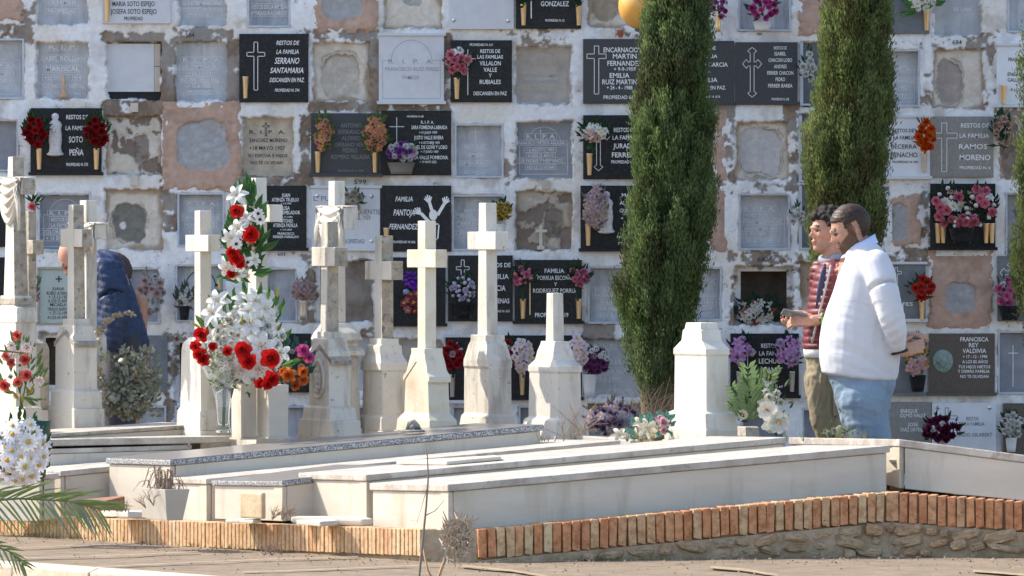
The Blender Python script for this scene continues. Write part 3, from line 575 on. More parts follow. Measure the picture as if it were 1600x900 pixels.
strip("paving_joint", [(-60,858),(60,854),(150,849),(260,843)], .8, LINEM); strip("paving_joint", [(-60,873),(80,870),(200,866),(310,861)], .8, LINEM)
strip("paving_joint", [(150,885),(300,878),(420,873),(560,869)], .8, LINEM); strip("paving_joint", [(380,893),(500,889),(640,883),(690,882)], .9, LINEM)
strip("yellow_line", [(1110,884),(1160,888),(1215,897)], 3, YELM); strip("yellow_line", [(1520,890),(1620,898)], 3, YELM); strip("yellow_line", [(720,882),(800,890),(860,900)], 2.5, YELM)
# kerb at lower left: separate blocks
kerb = thing("path_kerb", "low pale kerb of rounded stone blocks at lower left edge of path", "kerb", P(150, 890, gy(890)))
kloc = kerb.location.copy()
kp = [(-120,868),(-10,876),(61,880),(184,889),(310,898),(430,908),(560,919)]
for i in range(len(kp)-1):
    (xa, ya), (xb, yb) = kp[i], kp[i+1]; A_ = P(xa+1, ya, gy(ya, .07)); B_ = P(xb-1, yb, gy(yb, .07)); mb = MB()
    u = (B_-A_).normalized(); q = Vector((-u.y, u.x, 0)); A_.z = B_.z = .075
    if q.y > 0: q = -q
    prof = [(0,-.1),(0,.055),(.03,.075),(.1,.078),(.15,.06),(.16,-.1)]
    mb.loft([[Vector((p.x, p.y, 0))+q*a+Vector((0,0,z))-kloc for a, z in prof] for p in (A_, B_)])
    mb.build("kerb_block", pm("kerb_stone", (.62,.50,.37), (.48,.38,.28), scale=14, rough=.85, bump=.5), kerb, bevel=.006)

# terrace: front edge line (px, Y, z of the top)
TE = [(-260,33.9,.07),(0,32.7,.098),(660,29.95,.150),(745,29.9,.152),(1390,30.42,.308),(1600,30.30,.265),(1850,30.1,.21)]
tp = [Vector(((px-800)*Y/F, Y, z)) for px, Y, z in TE]
mb = MB()
back = [Vector((-3.6,34.6,.15)), Vector((-2.6,34.6,.15)), Vector((-.3,34.4,.30)), Vector((0,34.2,.32)), Vector((.9,33.6,.40)), Vector((1.3,32.0,.30)), Vector((3.2,31.5,.2))]
n = len(tp); vs = [(v.x, v.y+.06, v.z-.02) for v in tp]+[tuple(v) for v in back]+[(v.x, v.y+.06, -.05) for v in tp]+[(v.x, v.y, -.05) for v in back]
fs = []
for i in range(n-1):
    fs += [(i, i+1, n+i+1, n+i), (2*n+i, 2*n+i+1, i+1, i), (n+i, n+i+1, 3*n+i+1, 3*n+i)]
mb.add(vs, fs); tag(mb.build("terrace", SOIL), kind="structure")
# retaining wall with a course of bricks on edge
rw = thing("retaining_wall", "low retaining wall topped by upright bricks along the sandy path", "brick wall", (0, 30, 0)); rl = Vector((0, 30, 0))
def brick_proto(nm, w_, h, dpt, mat):
    out = []
    jj = 1 if w_ > .03 else .35
    for k in range(4):
        mb = MB(); mb.box(-w_/2, w_/2, 0, dpt, -h, 0)
        mb.v = [(x+rnd.uniform(-1,1)*.0022*jj, y+rnd.uniform(-1,1)*.003*jj, z+rnd.uniform(-1,1)*.006*jj*(1 if z < -.01 else .4)) for x, y, z in mb.v]
        out.append(mb.mesh(nm, mat, bevel=.003 if w_ > .03 else .0022, seg=1))
    return out
def course(A_, B_, pitch, w_, h, mat, dz=0, name="brick"):
    pro = brick_proto(name, w_, h, .10, mat); u = B_-A_; L = math.hypot(u.x, u.y); cnt = int(L/pitch); jj = .8 if w_ > .03 else .3
    ang = math.atan2(u.y, u.x); out = .0
    for i in range(cnt+1):
        p = A_+u*((i+.5)*pitch/L)
        if (i+.3)*pitch > L: break
        o = link(name, rnd.choice(pro), rw, p-rl+Vector((0, 0, dz+rnd.uniform(-.003,.003)*jj))+Vector((math.sin(ang), -math.cos(ang), 0))*(.016+rnd.uniform(-.005,.005)*jj))
        o.rotation_euler = (0, rnd.uniform(-.035,.035)*jj, ang+rnd.uniform(-.03,.03)*jj)
for i, (a, b) in enumerate(((0,1),(1,2),(3,4),(4,5),(5,6))):
    if i < 2: course(tp[a], tp[b], .0312, .0262, .125, TILEB)
    else: course(tp[a], tp[b], .0455, .0385, .138, BRICK, -.002)
# mortar backing + plinth masonry, displaced
def face_sheet(name, A_, B_, ztop, zbot, off, mat, amp=.02, seed=3, parent=None):
    u = B_-A_; L = math.hypot(u.x, u.y); nx = max(int(L/.012), 4); nz = 26
    S, T = np.meshgrid(np.linspace(0, 1, nx), np.linspace(0, 1, nz)); nx_, ny_ = u.y/L, -u.x/L
    zt = (A_.z+(B_.z-A_.z)*S)+ztop
    Z = zt*(1-T)+zbot*T
    n_ = fbm(S*L*100+A_.x*100, Z*100, 14, seed, 5); dsp = (n_-.5)*amp*2+off
    X = A_.x+u.x*S+nx_*dsp-rl.x; Y = A_.y+u.y*S+ny_*dsp-rl.y
    return link(name, grid_mesh(name, X, Y, Z, None, mat), parent)
for a, b in ((0,1),(1,2),(2,3),(3,4),(4,5),(5,6)):
    face_sheet("mortar_bed", tp[a], tp[b], -.004, -.03, -.012 if (a, b) != (2,3) else .004, MORTAR, .012, 3, rw)
    if a >= 3: face_sheet("plinth_render", tp[a], tp[b], -.146, -.03, .012, MORTAR, .03, 8, rw)
# rubble stones below the bricks at the right
def stone_proto():
    out = []
    for k in range(8):
        mb = MB(); n_ = 8; r = [rnd.uniform(.42,.56) for _ in range(n_)]
        ring = lambda s, d: [Vector(((abs(math.cos(t))**.6*math.copysign(1, math.cos(t)))*r[i]*s, d+rnd.uniform(-.006,.006), (abs(math.sin(t))**.6*math.copysign(1, math.sin(t)))*r[i]*s)) for i, t in enumerate([2*math.pi*j/n_ for j in range(n_)])]
        mb.loft([ring(1.0, .03), ring(.98, -.004), ring(.8, -.016), ring(.35, -.02)]); out.append(mb.mesh("stone", STONE))
    return out
sp = stone_proto()
def stones(A_, B_, seed):
    rr = random.Random(seed); u = B_-A_; L = math.hypot(u.x, u.y); ang = math.atan2(u.y, u.x)
    for row in range(3):
        x = rr.uniform(0, .03)
        while x < L:
            w_ = rr.uniform(.04,.19); t = (x+w_/2)/L; 
            if t > 1: break
            top = A_.z+u.z*t-.150; hh = .052
            z = top-hh*(row+.5)
            if z > .012:
                o = link("stone", rr.choice(sp), rw, Vector((A_.x+u.x*t, A_.y+u.y*t, z))-rl+Vector((math.sin(ang), -math.cos(ang), 0))*rr.uniform(.006,.020))
                o.scale = (w_*1.02, 1, hh*rr.uniform(.7,1.25)); o.rotation_euler = (0, rr.uniform(-.3,.3), ang)
            x += w_+rr.uniform(.002,.012)
stones(tp[3], tp[4], 4); stones(tp[4], tp[5], 5); stones(tp[5], tp[6], 6)
# dark damp soil strip at the foot of the wall, with litter
# ---------------------------------------------------------------- tombs
MB_S = pm("ochre_cream_marble", (.64,.56,.43), (.52,.45,.36), scale=2.5, rough=.45, bump=.1, stretch=(1,1,5), stain=((.56,.46,.36), 5, .62, .85))  # slightly ochre cream marble for corner posts and the gap panel
def tomb(label, near, right, left, zb, lid=.035, over=.012, side=MARBLE_W, top=MARBLE_TOP, edge=None, back=None, zbl=None, joints=True, name="tomb"):
    """near/right/left: (px, py of the lid's upper edge, Y) of three lid corners; zb: bottom z near, right, left"""
    N_, R_, L_ = (P(*q) for q in (near, right, left)); B_ = R_+(L_-N_); zb = tuple(z-.022 for z in zb) if zb[0] < .29 else zb
    base = Vector((N_.x, N_.y, zb[0])); t = thing(name, label, "tomb", base)
    ux = (R_-N_); uy = (L_-N_); lx = math.hypot(ux.x, ux.y); ly = math.hypot(uy.x, uy.y); ex = ux/lx; ey = uy/ly
    top_ = [N_, R_, B_, L_]; bm_ = [v-Vector((0,0,lid)) for v in top_]
    f = MB(); f.hexa([v-base for v in bm_], [v-base for v in top_]); o = f.build("lid", [edge or top], t, bevel=.005)
    if edge:   # thin facing slab lying proud on top
        f = MB(); sh = lambda v, sx, sy: v+ex*sx+ey*sy-base
        c = [sh(N_, .003,.003), sh(R_, -.003,.003), sh(B_, -.003,-.003), sh(L_, .003,-.003)]
        f.hexa([v+Vector((0,0,-.001)) for v in c], [v+Vector((0,0,.0025)) for v in c]); f.build("top_slab", top, t)
    i = [N_+(ex+ey)*over, R_+(-ex+ey)*over, B_+(-ex-ey)*over, L_+(ex-ey)*over]
    zz = [zb[0], zb[1], zb[1]+zb[2]-zb[0], zb[2]]
    tp_ = [v-Vector((0,0,lid+.002)) for v in i]; bt = [Vector((v.x, v.y, z)) for v, z in zip(i, zz)]
    post = .045; th = .022
    def panel(a, b, nm, s0, s1, ins=0, mt=side, thk=th):
        e = (i[b]-i[a]); e2 = Vector((e.x, e.y, 0)).normalized(); nrm = Vector((e2.y, -e2.x, 0)); Lx = math.hypot(e.x, e.y)
        def at(s, arr): return arr[a]+(arr[b]-arr[a])*(s/Lx)
        s1 = Lx+s1 if s1 <= 0 else s1; f = MB(); q = -nrm*ins; r = -nrm*thk
        f.hexa([at(s0,bt)+q-base, at(s1,bt)+q-base, at(s1,bt)+q+r-base, at(s0,bt)+q+r-base], [at(s0,tp_)+q-base, at(s1,tp_)+q-base, at(s1,tp_)+q+r-base, at(s0,tp_)+q+r-base])
        f.build(nm, mt, t, bevel=.0025, seg=1)
    panel(0, 1, "side_panel", .022, -.0, 0); panel(3, 0, "end_panel", 0, -.0, .0); panel(3, 0, "corner_post", ly-over*2-.075, -.0, -.004, MB_S, .01); panel(1, 2, "end_panel", .024, -.024, .0); panel(2, 3, "side_panel", .024, -.024, 0)
    return t, (N_, R_, L_, ex, ey)
t1, g1 = tomb("long white marble tomb nearest the camera on the brick edge", (700,757,29.97), (1391,696,30.72), (577,755,30.62), (.150,.300,.135), lid=.034)
t2, _ = tomb("white marble tomb right behind the nearest one, thin slab lying on its lid", (572,742,30.64), (1229,683,31.45), (466,739,31.25), (.165,.33,.15), lid=.030)
t4, _ = tomb("short tomb with small speckled granite lid left of the white pair", (441,752,31.05), (640,727,31.35), (330,751,31.55), (.160,.20,.15), lid=.024, edge=GRANITE, top=GRAN_TOP)
t3, _ = tomb("low white tomb between the long granite slab and the small granite lid", (322,748,31.62), (970,688,32.05), (215,745,32.25), (.125,.30,.12), lid=.028)
t5, _ = tomb("long tomb with a speckled grey granite slab in front of the crosses", (266,719,31.95), (850,664,32.35), (165,716,32.45), (.13,.32,.12), lid=.028, edge=GRANITE, top=GRAN_TOP)
t6, _ = tomb("low marble tomb left of the big granite slab, behind the palm frond", (95,736,32.35), (330,713,32.75), (-70,731,33.0), (.11,.2,.10), lid=.028)
t6b, _ = tomb("low pale marble tomb ending behind the white daisies at far left", (62,742,32.20), (92,739,32.24), (-90,738,32.6), (.11,.12,.10), lid=.026)
t8, _ = tomb("lower moulded white slab tomb in front of the leftmost crosses", (72,702,32.75), (300,695,33.0), (-60,701,33.2), (.12,.2,.12), lid=.024, over=.004)
t9, _ = tomb("upper moulded white slab set on the lower one before the crosses", (70,687,32.78), (367,681,33.05), (-60,686,33.25), (.455,.47,.455), lid=.034, over=.03)
t10, _ = tomb("dark weathered slab tomb at the foot of the tall left crosses", (75,679,33.1), (320,663,33.45), (10,676,33.5), (.3,.35,.3), lid=.016, edge=LICHEN)
t7, _ = tomb("white marble tomb turned the other way at the right end", (1405,686,30.78), (1760,731,30.35), (1232,683,31.75), (.308,.22,.40), lid=.036)
# slab lying on the second tomb, block, fallen slabs, planter
def slab_thing(name, label, cat, c, h, mat, bevel=.005, **kw):
    """c: four plan corners (px, py, Y) of the top face"""
    pts = [P(*q) for q in c]; b = Vector((pts[0].x, pts[0].y, pts[0].z-h)); f = MB()
    f.hexa([p-Vector((0,0,h))-b for p in pts], [p-b for p in pts]); return tag(f.build(name, mat, None, bevel=bevel, loc=b), label, cat)
slab_thing("marble_slab", "thin loose white slab lying on top of the second tomb", "slab", [(698,721,31.0),(783,713,31.08),(775,711,31.5),(619,720,31.35)], .018, MARBLE_W)
slab_thing("marble_block", "small yellowed stone block leaning before the granite lidded tomb", "block", [(409,770,30.72),(415,770,30.74),(414,769,30.86),(375,769,30.86)], .125, pm("yellow_marble", (.60,.49,.33), (.48,.35,.20), scale=9, rough=.6, bump=.3), bevel=.008)
slab_thing("marble_slab", "flat pale slab on the brick edge under the small granite tomb", "slab", [(395,812,30.78),(408,811,30.8),(406,808,31.0),(352,811,31.0)], .018, MARBLE)
slab_thing("marble_slab", "rounded white slab lying along the foot of the second tomb", "slab", [(565,811,30.42),(583,810,30.44),(570,806,30.62),(453,806,30.62)], .036, MARBLE_W, .012)
slab_thing("marble_slab", "small broken white slab piece in front of the rounded slab", "slab", [(500,815,30.34),(528,813,30.36),(520,811,30.5),(463,812,30.5)], .024, MARBLE_W)
slab_thing("end_panel", "upright white marble panel closing the gap between the two right tombs", "panel", [(1390,703,30.95),(1411,703,30.93),(1412,702,31.0),(1391,702,31.0)], .30, MB_S, .003)
slab_thing("ledge_slab", "white ledge stone bridging the gap between the two right tombs", "slab", [(1389,718,30.82),(1413,718,30.80),(1413,717,30.93),(1390,717,30.93)], .012, MARBLE_W, .002)
slab_thing("loose_brick", "rough reddish block in the shadow behind the palm frond", "brick", [(165,782,32.0),(195,775,32.05),(193,774,32.2),(120,781,32.2)], .10, pm("rough_red_block", (.36,.17,.10), (.22,.12,.08), scale=20, rough=.9, bump=.8), .008)
slab_thing("stone_step", "flat pale stone strip between red block and marble planter", "slab", [(200,799,31.6),(222,800,31.62),(222,797,31.8),(158,798,31.8)], .03, MARBLE)
# square tapering marble planter
def planter():
    o = thing("marble_planter", "tapered square marble planter with withered stems in front of granite tomb", "planter", P(258, 812, 31.0))
    s = 1e4/31.0; f = MB(); A_ = Vector((math.cos(R(62)), -math.sin(R(62)), 0)); B_ = Vector((math.cos(R(28)), math.sin(R(28)), 0))
    def ring(a, b, z): return [A_*sx*a+B_*sy*b+Vector((0,0,z)) for sx, sy in ((1,-1),(1,1),(-1,1),(-1,-1))]
    f.loft([ring(.112,.042,0), ring(.142,.066,.152), ring(.130,.054,.152), ring(.12,.05,.12)]); f.build("pot", MARBLE_G, o, bevel=.003)
    f = MB()
    for k in range(26):
        a = rnd.uniform(-1,1)*.09; b = rnd.uniform(-1,1)*.035; p = A_*a+B_*b+Vector((0,0,.12)); h = rnd.uniform(.05,.14); q = Vector((rnd.uniform(-.05,.05), rnd.uniform(-.04,.04), 0))
        f.tube([p, p+Vector((0,0,h))+q*.5, p+Vector((0,0,h*.9))+q*1.3, p+Vector((0,0,h*.3))+q*2], [.004,.005,.004,.002], 5, flat=.5)
    f.build("dry_stems", pm("withered_stems", (.36,.27,.20), (.20,.14,.10), scale=60, rough=.9), o)
planter()

# ---------------------------------------------------------------- grave crosses
CA = math.cos(R(62)); CB = math.cos(R(28))
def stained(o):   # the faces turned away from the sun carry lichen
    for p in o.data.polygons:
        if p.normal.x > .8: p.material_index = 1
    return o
def monument(name, label, cx, ybase, Y, rings=(), gable=None, stem=None, arm=None, mat=MARBLE, smat=None, drape=None, medal=None, plinth=True, group="marble crosses standing behind the tombs", ledges=(), cat="grave cross", arms_dx=0):
    s = F/Y; base = P(cx, ybase, Y); t = thing(name, label, cat, base, R(-62), group)
    U = lambda w_: w_/(2*CA*s); V = lambda w_: w_/(2*CB*s); Zp = lambda y: (ybase-y)/s
    def box(f, y0, y1, wf, ws, wf1=None, ws1=None):
        a0, b0 = U(wf), V(ws); a1, b1 = U(wf1 or wf), V(ws1 or ws)
        r = lambda a, b, z: [(-a,-b,z),(a,-b,z),(a,b,z),(-a,b,z)]
        f.loft([r(a1,b1,Zp(y1)), r(a0,b0,Zp(y0))])
    if plinth:
        f = MB(); y, wf, ws = rings[-1]; box(f, ybase+.0, ybase+s*base.z*.75, wf+4, ws+3); f.build("foundation", MARBLE, t, bevel=.004)
    f = MB(); rr = lambda wf, ws, y: [(-U(wf),-V(ws),Zp(y)),(U(wf),-V(ws),Zp(y)),(U(wf),V(ws),Zp(y)),(-U(wf),V(ws),Zp(y))]
    f.loft([rr(wf, ws, y) for y, wf, ws in rings[::-1]]); f.build("pedestal", mat, t, bevel=.004)
    for (y0, y1, wf, ws) in ledges:
        f = MB(); box(f, y0, y1, wf, ws); f.build("moulding", smat or mat, t, bevel=.004)
    if gable:
        yp, ye, wf, ws, th = gable; a, b = U(wf), V(ws); f = MB(); H = th/s
        for sx in (-1, 1):
            f.hexa([(0,-b,Zp(yp)-H),(sx*a,-b,Zp(ye)-H),(sx*a,b,Zp(ye)-H),(0,b,Zp(yp)-H)][::-sx], [(0,-b,Zp(yp)),(sx*a,-b,Zp(ye)),(sx*a,b,Zp(ye)),(0,b,Zp(yp))][::-sx])
        f.build("gable", smat or mat, t, bevel=.003)
        f = MB(); a2, b2 = U(wf*.80), V(ws*.94); zz = Zp(ye)-H*.6
        f.hexa([(-a2,-b2,zz),(a2,-b2,zz),(a2,b2,zz),(-a2,b2,zz)], [(-.004,-b2,Zp(yp)-H),(.004,-b2,Zp(yp)-H),(.004,b2,Zp(yp)-H),(-.004,b2,Zp(yp)-H)]); f.build("tympanum", mat, t)
    if stem:
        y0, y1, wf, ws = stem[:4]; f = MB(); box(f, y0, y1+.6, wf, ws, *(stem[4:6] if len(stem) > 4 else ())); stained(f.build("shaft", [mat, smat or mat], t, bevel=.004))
    if arm:
        y0, y1, wf, ws = arm; f = MB(); a, b = U(wf), V(ws)*1.02; c = U(stem[2])*1.01
        for sx in (-1, 1): 
            x0, x1 = (c, a) if sx > 0 else (-a, -c); f.box(x0, x1, -b, b, Zp(y1), Zp(y0))
        f.box(-c, c, -b, b, Zp(y1), Zp(y0)); 
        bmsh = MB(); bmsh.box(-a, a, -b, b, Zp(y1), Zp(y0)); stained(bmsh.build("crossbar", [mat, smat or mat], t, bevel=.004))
    if drape:
        y0, y1, wd, n_, dp = drape; f = MB(); a = U(wd)*1.04; b = V(stem[3]); nu, nv = 24, 26; H = Zp(y0)-Zp(y1); rows = []
        for side in (0, 1):
            g_ = []
            for j in range(nv+1):
                v = j/nv; row = []
                for i in range(nu+1):
                    u = -1+2*i/nu; sag = (1-abs(u)**(1.6+dp)); z = Zp(y0)+.012-.02*v-H*v*(.35+.65*sag) if True else 0
                    fold = .007*math.sin(v*n_*6.28+abs(u)*1.5)*(.4+sag); y = -b-.012-.014*sag*math.sin(v*3.1)+fold
                    row.append((a*u*(1-.12*v), y+(.008 if side else 0), z))
                g_.append(row)
            o_ = len(f.v); f.v += [p for r in g_ for p in r]
            for j in range(nv):
                for i in range(nu):
                    q = (o_+j*(nu+1)+i, o_+(j+1)*(nu+1)+i, o_+(j+1)*(nu+1)+i+1, o_+j*(nu+1)+i+1); f.f.append(q if not side else q[::-1]); f.m.append(0)
        for sx in (-1, 1):   # folds over the bar ends, hanging down
            for k in range(4):
                x = sx*(a*(1.0-.10*k)); hz = H*(1.15-.22*k); f.tube([(x, b+.012, Zp(y0)-.06), (x, b+.008, Zp(y0)+.006), (x, -b-.012, Zp(y0)+.006), (x*.99, -b-.018, Zp(y0)-hz*.5), (x*.97, -b-.014, Zp(y0)-hz)], [.009,.012,.012,.013,.008], 7, flat=.8)
        f.build("drapery", mat, t, smooth=True)
    if medal:
        my, mw, mh = medal; b = V(medal_ws); f = MB(); c = (0, -b, Zp(my)); rw_, rh = U(mw), mh/2/s
        rings_ = [[(c[0]+rw_*q*math.cos(2*math.pi*k/24), -b-d_, c[2]+rh*q*math.sin(2*math.pi*k/24)) for k in range(24)] for q, d_ in ((1.0,-.004),(1.0,.010),(.93,.014),(.86,.010),(.84,.004),(.3,.003))]
        f.loft(rings_)
        for (ux_, uz, r1, r2) in ((0,.45,.24,.16),(.05,.15,.36,.2),(-.1,-.12,.3,.2),(.1,-.4,.36,.16),(-.3,.1,.16,.22),(.3,-.05,.14,.25),(-.15,-.6,.3,.12)):
            f.ball((ux_*rw_, -b-.006, c[2]+uz*rh), r1*rw_, .013, r2*rh, 10, 6)
        f.build("oval_relief", mat, t, smooth=True)
    return t
medal_ws = 33
# profile rings: (y, front width px, side width px)
monument("grave_cross", "tallest cross draped with stone cloth at far left edge", 25, 655, 33.9,
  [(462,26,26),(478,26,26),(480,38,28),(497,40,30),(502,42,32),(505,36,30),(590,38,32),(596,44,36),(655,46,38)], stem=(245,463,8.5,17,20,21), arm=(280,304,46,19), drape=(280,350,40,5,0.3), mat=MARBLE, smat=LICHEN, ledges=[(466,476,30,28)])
monument("grave_cross", "grey cross half hidden behind the tallest draped cross", 47, 640, 34.6,
  [(530,20,22),(536,30,26),(545,34,30),(640,34,30)], stem=(330,531,9,12), arm=(375,397,30,16), mat=LICHEN)
monument("grave_cross", "cross with dark stained side and gabled pedestal in front of stooping man", 119, 673, 33.8,
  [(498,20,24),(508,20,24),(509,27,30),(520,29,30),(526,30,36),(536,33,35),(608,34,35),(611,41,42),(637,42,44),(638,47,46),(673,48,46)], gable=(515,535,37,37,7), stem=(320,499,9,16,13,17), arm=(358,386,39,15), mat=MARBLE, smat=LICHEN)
monument("grave_cross", "broad cloth hung cross directly behind the stained gabled cross", 138, 665, 34.3,
  [(520,24,26),(528,30,30),(660,32,32)], stem=(313,522,12,16,12,16), arm=(350,374,44,18), drape=(351,392,42,4,.9), mat=MARBLE)
monument("grave_cross", "plain bright cream cross left of the big lily bouquet", 317, 672, 33.4,
  [(527,24,20),(531,30,24),(537,32,34),(548,33,37),(636,36,38),(642,40,44),(672,42,46)], stem=(329,528,9.5,17.5,11,16.5), arm=(367,393,39.5,18.5))
monument("grave_cross", "tall cross with a rose and lily spray fastened to its front", 403, 684, 33.15,
  [(453,24,22),(456,27,25),(468,30,27),(474,32,30),(560,36,34),(600,38,38),(684,40,42)], stem=(278,454,11,17,14,18), arm=(320,347,62,19))
monument("grave_cross", "cross with an oval relief on the front of its gabled pedestal", 515, 683, 33.1,
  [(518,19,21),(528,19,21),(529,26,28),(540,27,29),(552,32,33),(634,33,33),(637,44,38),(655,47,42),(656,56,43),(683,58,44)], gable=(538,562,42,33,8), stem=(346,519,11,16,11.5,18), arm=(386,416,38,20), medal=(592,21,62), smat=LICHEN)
monument("grave_cross", "shield draped cross rising behind the oval relief cross", 526, 668, 33.7,
  [(505,24,26),(512,30,30),(520,40,34),(530,44,40),(536,36,34),(668,38,38)], gable=(518,548,48,42,7), stem=(283,507,10,16,12,17), arm=(325,358,44,19), drape=(325,386,40,4,.6))
monument("grave_cross", "weathered grey cross with black spots shaded by its neighbour", 600, 672, 33.6,
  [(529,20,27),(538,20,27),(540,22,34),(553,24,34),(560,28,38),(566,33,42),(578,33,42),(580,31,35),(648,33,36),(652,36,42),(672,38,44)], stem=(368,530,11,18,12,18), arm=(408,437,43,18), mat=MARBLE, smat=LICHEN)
monument("grave_cross", "pale cross on ochre gabled pedestal left of the tallest central cross", 667, 673, 33.2,
  [(544,22,28),(552,22,28),(562,26,30),(570,30,30),(590,36,32),(645,40,32),(649,44,38),(656,52,42),(673,54,44)], gable=(556,588,42,34,9), stem=(345,546,12,17,12.5,17), arm=(390,418,46,17.5), mat=pm("ochre_stained_marble", (.66,.60,.48), (.52,.40,.26), scale=5, rough=.6, bump=.25, stain=((.42,.33,.22), 12, .62, .8), lo=.45, hi=.75))
monument("grave_cross", "clean white cross, the tallest of the central row", 762, 665, 33.6,
  [(523,24,30),(532,24,30),(540,30,32),(552,33,36),(562,38,38),(572,39,38),(576,40,34),(646,40,35),(650,42,42),(665,44,46)], stem=(317,524,11,17,15,17), arm=(362,390,44.5,19.5), mat=MARBLE)
monument("broken_cross", "stump of a broken cross on a stepped white pedestal", 867, 680, 33.1,
  [(533,22,22),(538,22,24),(548,25,30),(562,30,33),(572,46,38),(580,47,38),(583,44,36),(652,46,37),(656,52,46),(680,54,54)], stem=(458,534,10,16,12,17))
monument("gravestone_pedestal", "crossless fluted marble pedestal right of the cypress trunk", 1096, 688, 32.4,
  [(504,22,26),(514,24,28),(516,28,30),(532,31,31),(545,48,38),(553,49,38),(556,47,35),(641,48,36),(645,56,48),(668,60,50),(670,62,52),(688,62,52)], mat=pm("cream_pedestal_marble", (.66,.62,.54), (.56,.52,.44), scale=3, rough=.5, bump=.12, stain=((.36,.32,.27), 9, .58, .8)), cat="pedestal")
# tall marble flower blocks flanking the lily bouquet
def fblock(label, cx, y0, y1, Y, wf, ws):
    s = F/Y; t = thing("marble_vase", label, "stone vase", P(cx, y1, Y), R(-62), "square marble vases under the lily bouquet"); a, b = wf/(2*CA*s), ws/(2*CB*s); h = (y1-y0)/s; f = MB()
    r = lambda a, b, z: [(-a,-b,z),(a,-b,z),(a,b,z),(-a,b,z)]
    f.loft([r(a*.96,b*.96,0), r(a,b,h), r(a*.8,b*.8,h), r(a*.8,b*.8,h-.04)]); f.build("pot", MARBLE_W, t, bevel=.003)
    f = MB(); f.box(-a-.006, a+.006, -b-.006, b+.006, -.008, .0); f.build("foot", MARBLE_W, t)
fblock("tall white stone vase left of its twin, under the lilies", 381, 595, 684, 32.85, 17, 24)
fblock("tall white stone vase right of its twin, under the red rose", 427, 601, 682, 32.8, 18, 31)
fblock("small square stone vase under the coral carnations at far left", 45, 636, 682, 33.3, 16, 26)
slab_thing("stone_block", "rough small stone block right of the fluted pedestal", "block", [(1165,667,31.9),(1186,668,31.95),(1184,666,32.1),(1152,666,32.05)], .05, LICHEN)
slab_thing("grave_border", "rough dark stone border strip behind broken cross", "border", [(985,688,32.3),(1000,688,32.35),(985,682,32.9),(900,680,32.9)], .04, MARBLE_G)
# carved stone ornament on the granite slab
def orn():
    f = MB(); f.lathe((0,0,0), [(.062,0),(.066,.006),(.05,.012)], 18)
    f.tube([(-.03,0,.012),(-.015,.01,.04),(.005,0,.048),(.025,-.01,.03),(.04,0,.012)], [.008,.016,.018,.012,.006], 8); f.tube([(-.02,.01,.01),(.0,-.01,.03),(.03,.012,.014)], [.012,.014,.008], 8)
    tag(f.build("stone_ornament", pm("grey_carving", (.30,.28,.25), (.18,.17,.155), scale=40, rough=.8, bump=.5), smooth=True, loc=P(645, 675, 32.4)), "grey carved stone ornament lying on the granite slab", "ornament")
orn()
